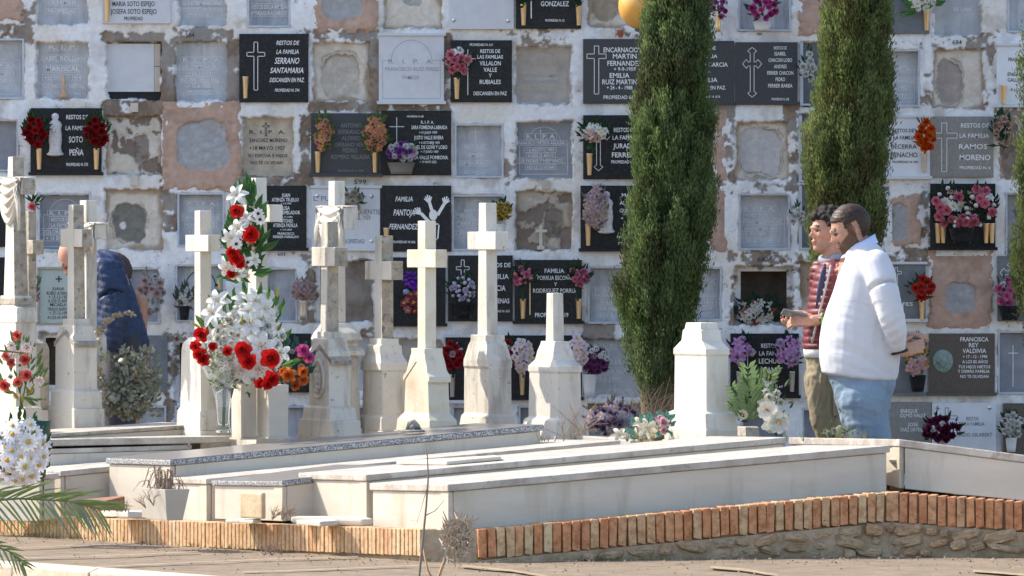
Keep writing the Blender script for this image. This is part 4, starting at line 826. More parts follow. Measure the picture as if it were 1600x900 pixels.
# ---------------------------------------------------------------- cypresses
BARK = pm("cypress_bark", (.20,.13,.085), (.12,.08,.055), scale=30, rough=.95, bump=1.0, bscale=60, stretch=(6,6,1))
LEAF1 = pm("cypress_foliage", (1,1,1), (.72,.80,.6), scale=3, rough=.75, attr=True, spec=.15, trans=.45)
def cypress(label, outline_, cy_px, Y, depth_r, top, n, seed, trunk, warm=0.0, lean=0):
    """outline_: (y, xl, xr) pixel silhouette rows read as widths of a solid of revolution"""
    base = P(cy_px, HZ+EYE*F/Y, Y); base.z = 0; t = thing("cypress_tree", label, "tree", base, 0, "cypresses in front of the niche wall")
    s = F/Y; rg = np.random.RandomState(seed); oy = np.array([r[0] for r in outline_], float); xl = np.array([r[1] for r in outline_], float); xr = np.array([r[2] for r in outline_], float)
    NP = 760; yp = rg.uniform(oy[0], oy[-1]+6, NP*4); cp = (np.interp(yp, oy, xl)+np.interp(yp, oy, xr))/2; rp = (np.interp(yp, oy, xr)-np.interp(yp, oy, xl))/2
    kp_ = rg.uniform(0, rp.max(), NP*4) < rp+4; yp, cp, rp = yp[kp_][:NP], cp[kp_][:NP], rp[kp_][:NP]; NP = len(yp)
    tp_ = rg.uniform(0, 2*math.pi, NP); fp = .86*np.sqrt(rg.uniform(.12, 1, NP))*(.74+.40*fbm(tp_*60+seed*50, yp, 60, seed, 2)); lp = rg.uniform(34, 105, NP); wp = rg.uniform(5, 12.5, NP); hp = rg.normal(0, .75, NP); fp = np.where(rg.uniform(0, 1, NP) < .10, fp*1.10, fp)
    N = n; k_ = rg.randint(0, NP, N); u_ = rg.uniform(0, 1, N)**.85; prof_ = np.sin(np.pi*np.clip(u_*.86+.10, 0, 1))**.8; ph = rg.uniform(0, 2*math.pi, N); rw_ = np.sqrt(rg.uniform(0, 1, N))*wp[k_]*prof_
    th = tp_[k_]; r = rp[k_]; ox = rw_*np.cos(ph); oyy = rw_*np.sin(ph); lean_ = (u_-.4)*lp[k_]*.16
    px_ = cp[k_]+(r*fp[k_]+lean_)*np.cos(th)+ox; dy = ((r*fp[k_]+lean_)*np.sin(th)+oyy)/s*depth_r; y = yp[k_]-(u_-.5)*lp[k_]
    lump = np.clip(.5+hp[k_]*.22+(u_-.5)*.8, -.3, 1.4)  # plume tips lightened and bases darkened, a highlight put into the leaf colour
    cen = np.stack([(px_-800)/s*1.0-base.x, dy, EYE-(y-HZ)/s], 1)
    outw = np.stack([np.cos(ph)*.6+np.cos(th)*.5, np.sin(ph)*.6+np.sin(th)*.5, np.zeros(N)], 1)
    V = []; Q = []; Cc = []
    K_ = 5
    for k in range(K_):   # leaflets of each little upright spray
        L = rg.uniform(.016, .038, N)[:, None]; wd = rg.uniform(.0024, .0046, N)[:, None]
        d = np.array([0, 0, 1.0])+outw*rg.uniform(.0, .5, N)[:, None]+rg.normal(0, .28, (N, 3)); d /= np.linalg.norm(d, axis=1)[:, None]
        q = np.cross(d, rg.normal(0, 1, (N, 3))); q /= np.linalg.norm(q, axis=1)[:, None]
        o = cen+rg.normal(0, .014, (N, 3)); o[:, 2] += rg.uniform(-.02, .02, N)
        a = o-q*wd*.5; b = o+q*wd*.5; c2 = o+d*L*.55+q*wd; e = o+d*L; g2 = o+d*L*.55-q*wd
        base_i = sum(len(v) for v in V); V.append(np.stack([o, c2, e, g2], 1).reshape(-1, 3))
        ii = np.arange(N)*4+base_i; Q.append(np.stack([ii, ii+1, ii+2, ii+3], 1))
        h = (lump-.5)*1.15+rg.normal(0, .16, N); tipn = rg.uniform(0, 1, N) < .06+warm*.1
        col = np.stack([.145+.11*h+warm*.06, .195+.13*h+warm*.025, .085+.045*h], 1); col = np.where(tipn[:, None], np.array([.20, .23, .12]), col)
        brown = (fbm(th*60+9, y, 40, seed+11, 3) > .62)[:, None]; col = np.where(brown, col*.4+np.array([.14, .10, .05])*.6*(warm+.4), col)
        Cc.append(np.repeat(np.clip(col, .012, 1), 4, 0))
    v = np.concatenate(V); q = np.concatenate(Q); cc = np.concatenate(Cc)
    me = bpy.data.meshes.new("crown"); me.vertices.add(len(v)); me.vertices.foreach_set("co", v.ravel().astype(np.float32))
    me.loops.add(q.size); me.loops.foreach_set("vertex_index", q.ravel().astype(np.int32)); me.polygons.add(len(q)); me.polygons.foreach_set("loop_start", np.arange(0, q.size, 4, dtype=np.int32))
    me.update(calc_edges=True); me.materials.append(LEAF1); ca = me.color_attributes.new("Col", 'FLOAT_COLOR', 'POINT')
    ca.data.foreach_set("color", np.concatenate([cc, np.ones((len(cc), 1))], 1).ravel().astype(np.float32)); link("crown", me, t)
    mb = MB(); tx, tw, ty = trunk; pts = []; rs = []
    for k in range(9):
        z = EYE-(ty-HZ)/s if k == 8 else None
    ztop = EYE-(outline_[0][0]-HZ)/s
    for k in range(10):
        q_ = k/9; pts.append(((tx-cy_px)/s*(1-q_)+.01*math.sin(k*2), 0, ztop*.9*q_)); rs.append(tw/s/2*(1.25-1.0*q_))
    mb.tube(pts, rs, 10)
    for k in range(26):   # ascending limbs
        z = rg.uniform(.5, ztop*.8); a = rg.uniform(0, 6.28); rr_ = float(np.interp(HZ-(z+.35-EYE)*s, oy, (xr-xl)/2))/s*.42; x0 = (tx-cy_px)/s*(1-z/ztop)
        mb.tube([(x0,0,z),(x0+rr_*.5*math.cos(a), rr_*.5*math.sin(a), z+.18),(x0+rr_*math.cos(a), rr_*math.sin(a), z+.5)], [.012,.009,.003], 5)
    mb.build("trunk", BARK, t, smooth=True)
    return t
cypress("big dark cypress behind the tombs, left of the fluted pedestal", [(-230,1040,1080),(-120,1018,1112),(0,1008,1119),(60,1000,1122),(130,989,1118),(200,986,1118),(270,989,1120),(340,974,1124),(400,966,1113),(470,962,1105),(520,966,1097),(560,976,1078),(590,990,1060),(612,1000,1050)],
        1030, 35.6, 1.0, -230, 66000, 3, (1028, 50, 600))
cypress("cypress with sunlit olive left side behind the two men", [(-230,1315,1360),(-120,1292,1385),(0,1284,1392),(60,1276,1399),(130,1264,1400),(200,1260,1399),(270,1256,1396),(340,1259,1388),(400,1264,1378),(460,1272,1362),(520,1285,1345),(560,1298,1335)],
        1315, 35.8, 1.0, -230, 58000, 5, (1315, 44, 560), warm=.55)
cypress("cypress cut off by the right edge of the photo", [(-150,1640,1700),(-40,1622,1715),(80,1596,1730),(160,1590,1735),(250,1586,1735),(340,1573,1735),(430,1572,1730),(480,1588,1715),(540,1600,1700),(600,1630,1680)],
        1655, 35.2, 1.0, -150, 32000, 9, (1655, 44, 560), warm=.6)
# ---------------------------------------------------------------- globe lamp behind the cypress
def globe_lamp():
    Y = 36.7; p = P(1004, 9, Y); t = thing("globe_lamp", "amber globe lamp peeking out left of the big cypress top", "lamp", (p.x, Y, 0)); s = F/Y
    f = MB(); f.ball((0, 0, p.z), 38/s, n=32, m=20); f.build("globe", pm("amber_globe", (.72,.36,.07), (.80,.50,.16), scale=2, rough=.25, spec=.5), t, smooth=True)
    f = MB(); f.tube([(.05,0,0),(.05,0,p.z-.16),(.02,0,p.z-.13)], .022, 10); f.lathe((0.0,0,p.z-38/s-.012), [(.02,0),(.045,.005),(.045,.02),(.02,.03)], 14); f.build("post", SLABD, t)
globe_lamp()

# ---------------------------------------------------------------- flowers
FM = {}
def fmat(col, rough=.6): 
    k = tuple(round(c, 3) for c in col)
    if k not in FM: FM[k] = pm("petal_%d" % len(FM), col, tuple(c*.72 for c in col), scale=120, rough=rough, trans=.25, spec=.25)
    return FM[k]
YEL = (.75,.50,.08); 
def petal(mb, ang, L, W, up, curl, z0=0, r0=.05, mi=0, nseg=4, cup=0.0):
    """one curved petal from the centre; local z is the flower axis"""
    ca, sa = math.cos(ang), math.sin(ang); rows = []
    for i in range(nseg+1):
        q = i/nseg; rr_ = r0+L*q; z = z0+up*q+curl*q*q; wd = W*math.sin(math.pi*min(.12+q*.80, .97))**.8
        rows.append([(ca*rr_-sa*wd*s_, sa*rr_+ca*wd*s_, z+cup*abs(s_)*wd) for s_ in (-1, -.4, .4, 1)])
    o = len(mb.v); mb.v += [p for r in rows for p in r]
    for i in range(nseg):
        for j in range(3): mb.f.append((o+i*4+j, o+i*4+j+1, o+i*4+j+5, o+i*4+j+4)); mb.m.append(mi)
def flower_mesh(kind, col, col2, var):
    r_ = random.Random(hash((kind, var)) % 1000 if False else sum(map(ord, kind))*7+var); mb = MB()
    if kind == 'rose':
        for L, (n_, rl, up, curl, z0, W) in enumerate(((5,.92,.42,-.25,-.20,.50),(5,.74,.72,-.18,-.14,.46),(5,.54,.90,-.18,-.08,.36),(4,.34,.92,-.12,.0,.26),(3,.16,.86,-.1,.1,.16))):
            for k in range(n_): petal(mb, 2*math.pi*(k/n_)+L*.6+r_.uniform(-.2,.2), rl*r_.uniform(.9,1.1), W, up, curl+(.0 if L else -.28), z0, .04, 0, 5, .35)
    elif kind == 'daisy':
        n_ = 13
        for k in range(n_): petal(mb, 2*math.pi*k/n_+r_.uniform(-.08,.08), r_.uniform(.75,.95), .19, .18, -.22, 0, .12, 0, 3, -.1)
        mb.ball((0,0,.08), .24, .24, .14, 10, 6, 1)
    elif kind == 'eye':
        for k in range(9): petal(mb, 2*math.pi*k/9, .85, .26, .12, -.12, 0, .12, 0, 3)
        mb.ball((0,0,.08), .26, .26, .16, 10, 6, 1)
    elif kind == 'lily':
        for k in range(6): petal(mb, 2*math.pi*k/6+r_.uniform(-.1,.1), 1.05*r_.uniform(.9,1.1), .27, .62, -.72, -.15, .04, 0, 6, .5)
        for k in range(5): a = k*1.256; mb.tube([(0,0,0),(.12*math.cos(a),.12*math.sin(a),.3),(.26*math.cos(a),.26*math.sin(a),.46)], [.018,.018,.04], 4, 1)
    elif kind == 'carnation':
        for L in range(5):
            for k in range(9): petal(mb, 2*math.pi*k/9+L*.37+r_.uniform(-.2,.2), (.86-.15*L)*r_.uniform(.8,1.1), .25, .12+.2*L, r_.uniform(-.15,.12), -.05, .03, 0, 3, r_.uniform(-.6,.6))
    elif kind == 'orchid':
        for k in range(5): petal(mb, 2*math.pi*k/5+.3, .95, .42, .1, r_.uniform(-.3,.05), 0, .05, 0, 4, .2)
        for k in range(3): petal(mb, 2*math.pi*k/3, .35, .16, .35, -.1, .05, .02, 1, 3)
    elif kind == 'ball':
        for k in range(34):
            z = 1-2*(k+.5)/34; a = k*2.4; q = math.sqrt(1-z*z); d = Vector((q*math.cos(a), q*math.sin(a), z)); p = d*.62
            u = d.cross(Vector((.3,.2,1))).normalized(); v_ = d.cross(u); mb.add([p-u*.22-v_*.1, p+u*.22-v_*.1, p+d*.36+u*.16+v_*.12, p+d*.36-u*.16+v_*.12], [(0,1,2,3)])
    elif kind == 'bud': mb.ball((0,0,.15), .5, .5, .75, 9, 7); [petal(mb, k*2.1, .5, .3, .5, .2, -.3, .05, 0, 3, .3) for k in range(3)]
    elif kind == 'spike': mb.lathe((0,0,-.2), [(.05,0),(.2,.3),(.24,.9),(.16,1.6),(.03,2.0)], 8)
    elif kind == 'calla':
        for k in range(9): petal(mb, 2*math.pi*k/9, .8 if k else 1.2, .36, .55 if k % 9 else .4, -.25, -.3, .05, 0, 4, .1)
        mb.lathe((0,0,-.2), [(.07,0),(.09,.6),(.05,1.0)], 6, 1)
    elif kind == 'coin': 
        mb.loft([[(.9*q*math.cos(2*math.pi*k/9), .9*q*math.sin(2*math.pi*k/9), z) for k in range(9)] for q, z in ((.02,-.02),(1,.08),(1,.11),(.02,.02))])
    return mb.mesh("flower", [fmat(col), fmat(col2)], smooth=kind in ('ball', 'bud', 'rose', 'calla', 'spike', 'coin', 'lily', 'orchid'))
FC = {}
def fget(kind, col, col2, v):
    k = (kind, col, col2, v)
    if k not in FC: FC[k] = flower_mesh(kind, col, col2, v)
    return FC[k]
WHT = (.82,.82,.78); RED = (.62,.015,.012); DRED = (.28,.01,.02); PNK = (.78,.25,.33); LPNK = (.72,.46,.50); MAG = (.55,.05,.28); PUR = (.30,.10,.42); LIL = (.66,.34,.68); ORG = (.75,.17,.03); PEACH = (.72,.40,.27)
GRN = (.035,.085,.03); LGRN = (.16,.30,.06); GGRN = (.16,.20,.15); CREA = (.78,.70,.52); GREEN_B = (.02,.10,.045)
def look_q(d, roll):
    q = Vector(d).to_track_quat('Z', 'Y'); return (q.to_matrix() @ Matrix.Rotation(roll, 3, 'Z')).to_euler()
def bouquet(name, label, cat, cx, cy, Y, rx, ry, n, types, leaf=(GRN, 30, 12), seed=None, extra=(), vase=None, stem_to=None, group=None, depth=.55, wrap=None, jitter=.25, leafw=.30, mincell=True):
    s = F/Y; r_ = random.Random(seed if seed is not None else int(cx*3+cy)); base = P(cx, cy+ry, Y); t = thing(name, label, cat, base, 0, group)
    def put(kind, col, size, px, py, dpt, d=None, col2=YEL):
        o = link({'coin': 'leaf', 'bud': 'bud', 'spike': 'bud'}.get(kind, 'flower'), fget(kind, col, col2, r_.randint(0, 2)), t, P(px, py, Y)-base+Vector((0, dpt, 0))); sz = size/s; o.scale = (sz, sz, sz)
        if d is None:
            u = (px-cx)/max(rx, 1); v = (cy-py)/max(ry, 1); d = (u*.8+r_.uniform(-.3,.3), -1, v*.6+r_.uniform(-.25,.35))
        o.rotation_euler = look_q(d, r_.uniform(0, 6.28))
    tot = sum(w_ for *_, w_ in types); pts = []
    for i in range(n):
        best = None
        for _ in range(12):
            a = r_.uniform(0, 6.28); q = math.sqrt(r_.uniform(0, 1))*.93; p = (cx+rx*q*math.cos(a), cy+ry*q*math.sin(a)); dm = min([math.hypot(p[0]-e[0], (p[1]-e[1])) for e in pts] or [99])
            if best is None or dm > best[0]: best = (dm, p, q)
        pts.append(best[1]); x = r_.uniform(0, tot); ty = types[-1]
        for ty_ in types:
            x -= ty_[3]
            if x <= 0: ty = ty_; break
        q = best[2]; put(ty[0], ty[1], ty[2]*r_.uniform(.85,1.15), best[1][0], best[1][1], -rx/s*depth*math.sqrt(max(0, 1-q*q))+r_.uniform(-1,1)*.01)
    for e in extra: put(e[0], e[1], e[4], e[2], e[3], e[5] if len(e) > 5 else -rx/s*depth-.01, e[6] if len(e) > 6 else None, e[7] if len(e) > 7 else YEL)
    lc, ln, ll = leaf
    if ln:
        mb = MB(); cdn = Vector((0, .0, (ry*.2)/s))
        for i in range(ln):
            a = r_.uniform(0, 6.28); q = math.sqrt(r_.uniform(.02, 1.1)); p = Vector((rx/s*q*math.cos(a), r_.uniform(-.7,.5)*rx/s*depth, ry/s*(1-q*math.sin(a)))); d = (p-cdn)*.6+Vector((r_.uniform(-.04,.04), r_.uniform(-.04,.02), r_.uniform(-.02,.05))); d.normalize()
            L = ll/s*r_.uniform(.6,1.3); wv = d.cross(Vector((r_.uniform(-.5,.5), 1, r_.uniform(-.5,.5)))).normalized()*L*leafw*.5; nn = d.cross(wv).normalized()*L*.12
            mb.add([p, p+d*L*.35+wv-nn, p+d*L*.4+nn*.3, p+d*L*.35-wv-nn, p+d*L*.75+wv*.6, p+d*L*.75-wv*.6, p+d*L-nn*2], [(0,1,2),(0,2,3),(1,4,2),(2,4,6),(2,6,5),(2,5,3)])
        if stem_to:
            for k in range(7): mb.tube([Vector((r_.uniform(-.3,.3)*rx/s, r_.uniform(-.01,.01), ry/s*.8)), Vector((r_.uniform(-.1,.1)*rx/s, 0, (cy+ry-stem_to)/s))], [.003,.003], 4)
        mb.build("foliage", fmat(lc, .55), t)
    if vase:
        kind, vx, y0, y1, w_ = vase; b = P(vx, y1, Y)-base; h = (y1-y0)/s; R_ = w_/2/s; f = MB()
        if kind == 'glass':
            pr = [(R_*.75,0),(R_*.78,.008),(R_*.62,h*.3),(R_*.8,h*.7),(R_*1.15,h),(R_*1.1,h),(R_*.76,h*.7),(R_*.58,h*.3),(R_*.7,.012)]; f.lathe(b, pr, 18)
            f.build("vase", pm("clear_glass", (.92,.95,.94), rough=.05, alpha=.95), t, smooth=True)
        else:
            f.lathe(b, [(R_*.72,0),(R_*.8,h*.3),(R_,h*.97),(R_*1.06,h),(R_*.85,h),(R_*.8,h-.03)], 16); f.build("pot", {'white': pm("white_pot", (.70,.71,.72), rough=.5), 'black': BLACK, 'gold': GOLD, 'silver': SILVER, 'marble': MARBLE_W, 'grey': pm("grey_box_pot", (.20,.19,.18), rough=.5)}[kind], t, smooth=True)
    return t
YQ = YW-.10
def wb(label, cx, cy, rx, ry, n, types, **kw):
    kw.setdefault('leaf', (GRN, 26, 12)); return bouquet("flower_bouquet", label, "flowers", cx, cy, kw.pop('Y', YQ), rx, ry, n, types, **kw)
# niche flowers, row by row
wb("pink and white flowers in the gold vase of the black plaque with a thin cross", 716, 96, 17, 19, 11, [('carnation',PNK,9,3),('carnation',(.80,.36,.42),9,2),('daisy',WHT,7,2)], stem_to=124)
wb("sparse green sprig in left gold vase at the very top centre", 818, -2, 9, 10, 2, [('bud',LGRN,4,1)], leaf=(GRN,30,14), stem_to=8)
wb("dark green sprig in right gold vase at the very top centre", 902, -1, 10, 10, 2, [('bud',GRN,4,1)], leaf=(GRN,30,14), stem_to=8)
wb("purple pink flowers right behind the top of the big cypress", 1124, 8, 12, 20, 8, [('carnation',(.45,.14,.35),7,2),('carnation',MAG,7,1)], stem_to=30, vase=('gold',1122,22,50,10))
wb("magenta flowers in a small white planter in the top framed niche", 1193, 14, 22, 16, 12, [('carnation',MAG,8,3),('carnation',(.7,.12,.38),7,2)], leaf=(GRN,40,12), vase=('white',1191,34,48,30))
wb("white open daisies with broad green leaves in the gold vase right of the middle cypress", 1444, 2, 22, 14, 14, [('eye',WHT,6.5,1)], leaf=((.10,.24,.07),26,26), leafw=.4, stem_to=18)
wb("white flowers in dark niche left of the middle cypress", 1262, 104, 9, 24, 7, [('carnation',WHT,8,1)], leaf=(GRN,14,12))
for lab, cx in (("dark red carnations left of the white statuette", 56), ("dark red carnations right of the lettered plaque with the statuette", 151)):
    wb(lab, cx, 206, 16, 22, 13, [('carnation',(.30,.008,.012),8.5,3),('carnation',(.42,.012,.02),8,1)], leaf=(GRN,60,14), stem_to=234)
wb("orange orchids in left gold vase of the charcoal plaque", 505, 210, 13, 26, 15, [('orchid',(.62,.26,.16),7.5,2),('carnation',PEACH,6,2)], leaf=((.12,.20,.06),60,15), stem_to=238)
wb("orange orchids in right gold vase of the charcoal plaque", 586, 210, 18, 26, 20, [('orchid',(.58,.22,.13),7.5,2),('carnation',PEACH,6,2)], leaf=((.12,.20,.06),70,15), stem_to=238)
wb("purple and white flowers in a low grey box before the black plaque", 628, 238, 24, 15, 24, [('carnation',WHT,6.5,3),('carnation',PUR,6.5,3),('orchid',LIL,5,1)], leaf=(GRN,40,10), vase=('grey',627,254,272,44))
wb("white and pink flowers over the ornate cross plaque left of the big cypress", 928, 207, 21, 13, 16, [('orchid',WHT,6,3),('orchid',LPNK,6,1)], leaf=(GRN,60,14), stem_to=242, extra=[('bud',GRN,922,230,9)])
wb("bright orange carnations in silver vase beside the white plaque", 1445, 212, 14, 24, 13, [('carnation',(.80,.14,.01),8.5,1)], leaf=((.07,.13,.04),26,12), stem_to=240)
wb("pale peach flowers with dark leaves at the right edge", 1566, 205, 12, 26, 9, [('carnation',(.66,.48,.40),8,2)], leaf=(GREEN_B,70,15))
wb("single pink rose bud beside the draped left cross", 54, 318, 5, 8, 1, [('rose',(.70,.22,.22),8,1)], leaf=(GRN,20,12), stem_to=342, Y=36.5)
wb("cream roses with green leaves above the black family plaque", 550, 314, 16, 14, 9, [('rose',(.55,.48,.40),8,1)], leaf=((.05,.12,.04),55,11))
wb("yellow flowers in a white pot behind the tallest white cross", 786, 330, 12, 13, 10, [('carnation',(.66,.50,.12),7,1)], leaf=(GRN,50,12), vase=('white',783,350,364,16), Y=YQ)
wb("dusty mauve lilies in the gold vase beside the statuette", 931, 325, 18, 31, 24, [('lily',(.46,.34,.37),9,2),('orchid',(.50,.38,.40),7,1)], leaf=((.20,.20,.14),40,12), stem_to=352)
wb("white flowers in the dark niche behind the young man", 1246, 335, 12, 16, 8, [('carnation',WHT,7,1)], leaf=(GRN,20,10))
wb("left half of pink and white roses on the gilt lettered black plaque", 1480, 322, 22, 30, 13, [('rose',PNK,9,2),('eye',WHT,10,2),('bud',WHT,6,2)], leaf=((.03,.06,.03),60,13), stem_to=352)
wb("right half of pink and white roses on the gilt lettered black plaque", 1533, 322, 24, 31, 14, [('rose',PNK,9,3),('bud',WHT,7,2),('lily',WHT,9,1)], leaf=((.03,.06,.03),60,13), stem_to=352)
wb("low pink and white roses in the black bowl under the gilt letters", 1503, 347, 21, 10, 11, [('rose',(.62,.18,.22),8,2),('bud',WHT,6,2)], leaf=(GRN,20,10), vase=('black',1503,356,381,40), Y=YQ-.05)
wb("pale dusty roses in the niche right of the stooping man", 237, 462, 20, 34, 16, [('carnation',(.60,.57,.54),7,3),('rose',(.62,.44,.42),9,2)], leaf=((.30,.30,.26),40,13))
wb("white flowers in a dark pot behind the bright cream cross", 290, 466, 14, 16, 10, [('lily',(.60,.58,.56),8,1)], leaf=((.08,.12,.09),40,14), vase=('black',288,478,500,18))
wb("dusty mauve dried flowers in a pale vase right of the lily spray", 475, 453, 17, 15, 16, [('lily',(.42,.30,.31),8,1)], leaf=((.26,.2,.17),40,10), vase=('silver',474,470,500,15))
wb("dark red orchids with a lilac wrap in the black niche", 643, 470, 15, 18, 10, [('orchid',(.24,.03,.05),8,2),('orchid',(.45,.16,.18),7,1)], leaf=((.03,.05,.03),30,10), extra=[('ball',(.22,.03,.52),642,436,14),('ball',(.18,.02,.45),650,444,11),('bud',(.38,.50,.72),636,456,9)])
wb("lilac white buds in black planter on the cross engraved plaque", 723, 452, 21, 20, 24, [('bud',(.66,.60,.74),5.6,2),('rose',(.62,.54,.70),5.6,1)], leaf=((.05,.12,.05),60,11), vase=('black',723,475,497,38))
for lab, cx in (("pink rose buds in left gold vase of the gilt cross plaque", 817), ("pink rose buds in right gold vase of the gilt cross plaque", 903)):
    wb(lab, cx, 432, 15, 14, 12, [('bud',PNK,5.5,2),('rose',(.68,.22,.36),6,2)], leaf=((.05,.09,.05),60,15), stem_to=470)
wb("white and red flowers lying in the open dark niche", 1182, 488, 32, 18, 16, [('lily',(.62,.60,.56),8,3),('lily',(.45,.10,.07),7,1)], leaf=((.03,.07,.04),90,16), Y=YW+.05)
wb("red roses in a gold vase beside the slate plaque at right", 1440, 451, 17, 15, 9, [('rose',(.60,.05,.03),8.5,1)], leaf=(GRN,30,12), stem_to=472)
wb("pink and white flowers in a black bowl at the right edge", 1574, 455, 17, 20, 11, [('rose',(.72,.20,.42),8,2),('carnation',WHT,7,1)], leaf=(GRN,30,12), vase=('black',1578,478,500,38))
wb("red and white roses in a silver vase behind the ochre cross", 708, 555, 13, 20, 10, [('rose',(.42,.02,.03),8,3),('rose',(.62,.42,.45),7,1)], leaf=((.03,.05,.03),30,12), stem_to=590)
wb("red and white roses left of the pink orchids", 800, 550, 12, 20, 8, [('rose',(.45,.02,.04),7,2),('rose',(.64,.5,.48),7,1)], leaf=((.03,.06,.03),30,12))
wb("white pink orchids behind the broken cross, left side", 817, 555, 14, 26, 12, [('orchid',(.78,.66,.74),9,1)], leaf=((.05,.1,.05),20,12), stem_to=590, Y=YQ-.1)
wb("white pink orchids behind the broken cross, right side", 903, 550, 13, 24, 11, [('orchid',(.78,.66,.74),9,1)], leaf=((.05,.1,.05),20,12), Y=YQ-.3)
wb("purple carnations and small white daisies in tall white pot", 930, 565, 19, 20, 22, [('carnation',(.27,.08,.24),8,3)], leaf=((.06,.08,.05),30,10), vase=('white',921,585,620,22), extra=[('ball',WHT,x,y,5) for x,y in ((925,548),(932,545),(938,556),(943,552),(928,556),(948,560))])
wb("lilac gerberas in left silver vase of the black plaque", 1157, 549, 16, 21, 9, [('lily',(.60,.30,.62),9,2),('rose',(.70,.50,.72),8,2)], leaf=((.03,.05,.04),40,14), stem_to=582)
wb("lilac gerberas in right silver vase beside the young man", 1232, 549, 18, 22, 11, [('lily',(.60,.30,.62),9,2),('rose',(.70,.50,.72),8,2)], leaf=((.03,.05,.04),40,14), stem_to=582)
wb("yellow and pink flowers behind the heavy man's hands", 1433, 558, 17, 28, 9, [('carnation',(.62,.45,.06),7,1)], leaf=((.10,.16,.06),40,12), extra=[('orchid',(.62,.36,.42),x,y,8) for x,y in ((1425,566),(1434,574),(1440,562),(1420,576),(1444,572),(1430,582))], vase=('black',1434,586,612,26))
wb("maroon and white carnations before the lowest white plaque", 1470, 670, 28, 17, 20, [('carnation',(.13,.015,.05),9,4),('carnation',(.26,.03,.12),8,2),('carnation',WHT,6,1)], leaf=((.03,.05,.03),30,12), Y=YQ-.1, vase=('silver',1471,684,710,14))
wb("white flowers at the lower right edge", 1581, 665, 17, 17, 13, [('carnation',WHT,8,1)], leaf=(GRN,40,13), Y=YQ-.1, vase=('white',1580,684,706,18))
wb("small dark red flower heads by the leftmost pedestal", 5, 648, 8, 16, 4, [('carnation',(.30,.03,.03),7,1)], leaf=((.05,.10,.05),26,12), Y=35)
wb("lilac flowers and blue green leaves behind the left crosses", 52, 452, 8, 22, 5, [('orchid',(.30,.16,.42),7,1),('bud',WHT,5,1)], leaf=((.10,.2,.12),26,14), Y=36.8)
# --- foreground bouquets
bouquet("lily_bouquet", "huge bouquet of white lilies and red roses before the tall cross", "flowers", 385, 535, 32.85, 62, 74, 52, [('lily',WHT,17,4),('carnation',WHT,10,3),('lily',(.78,.76,.66),13,2)], leaf=((.10,.22,.05),70,30), seed=5, depth=.75,
  extra=[('rose',RED,427,558,18,-.36,(.25,-1,.1)),('rose',RED,384,545,16,-.34,(-.2,-1,.2)),('rose',RED,392,562,15,-.34),('rose',RED,319,521,14,-.30,(-.6,-1,.3)),('rose',RED,316,552,13,-.28,(-.7,-1,0)),('rose',RED,322,560,12,-.28),('rose',RED,428,590,14,-.30,(.4,-1,-.3)),('rose',RED,421,598,11,-.3),('rose',RED,409,597,10,-.28),('rose',RED,360,547,9,-.34),('rose',RED,337,540,8,-.32),('rose',RED,310,540,11,-.25),
  ('lily',WHT,411,541,25,-.21,(.2,-1,.2)),('lily',WHT,408,575,24,-.2,(0,-1,-.2)),('lily',WHT,381,577,25,-.19,(-.3,-1,-.3)),('lily',WHT,335,490,22,-.12,(-.5,-1,.4)),('lily',WHT,342,470,20,-.1),('lily',WHT,415,482,20,-.12),('lily',WHT,400,470,20,-.12),('lily',WHT,392,505,24,-.18),('spike',(.55,.50,.10),434,463,10,-.05,(.1,-.2,1)),('spike',(.55,.50,.10),345,452,9,-.05,(-.2,-.2,1)),('spike',(.55,.50,.10),312,511,9,-.05,(-.8,-.2,.5)),('spike',(.50,.50,.14),380,505,9,-.2,(.1,-.4,1)),('spike',(.50,.50,.14),355,475,8,-.1,(-.1,-.4,1))]+[('carnation',(.78,.76,.66),350+14*math.cos(k*2.1)+k%5*5,520+24*math.sin(k*1.3),7,-.19) for k in range(16)])
bouquet("wrapped_bouquet", "cellophane wrapped gypsophila and carnations in a clear glass vase", "flowers", 349, 575, 32.7, 21, 34, 46, [('carnation',(.62,.66,.42),6,3),('ball',(.58,.62,.44),5,3),('ball',(.74,.74,.66),4.5,2)], leaf=((.14,.20,.08),120,14), seed=8, stem_to=668, vase=('glass',349,606,676,30), depth=.8)
def wrapc():
    Y = 32.68; s = F/Y; b = P(349, 640, Y); f = MB(); rings = []
    for y, r, e in ((636,9,0),(600,17,.04),(565,32,.14),(528,46,.25)):
        rings.append([P(349+(r*(1+e*math.sin(k*2.3)))*math.cos(2*math.pi*k/26)-(636-y)*.06, y+e*16*math.sin(k*1.7), Y)+Vector((0, r/s*.7*math.sin(2*math.pi*k/26), 0))-b for k in range(26)])
    f.loft(rings, cap=False); m = pm("cellophane", (.9,.93,.95), rough=.12); n = m.node_tree.nodes; l = m.node_tree.links
    tr = n.new("ShaderNodeBsdfTransparent"); ms = n.new("ShaderNodeMixShader"); ms.inputs[0].default_value = .16; l.new(tr.outputs[0], ms.inputs[1]); l.new(n["Principled BSDF"].outputs[0], ms.inputs[2]); l.new(ms.outputs[0], n["Material Output"].inputs[0])
    tag(f.build("cellophane_wrap", m, smooth=True, loc=b), "crinkled clear cellophane round the bouquet in the glass vase", "wrap")
wrapc()
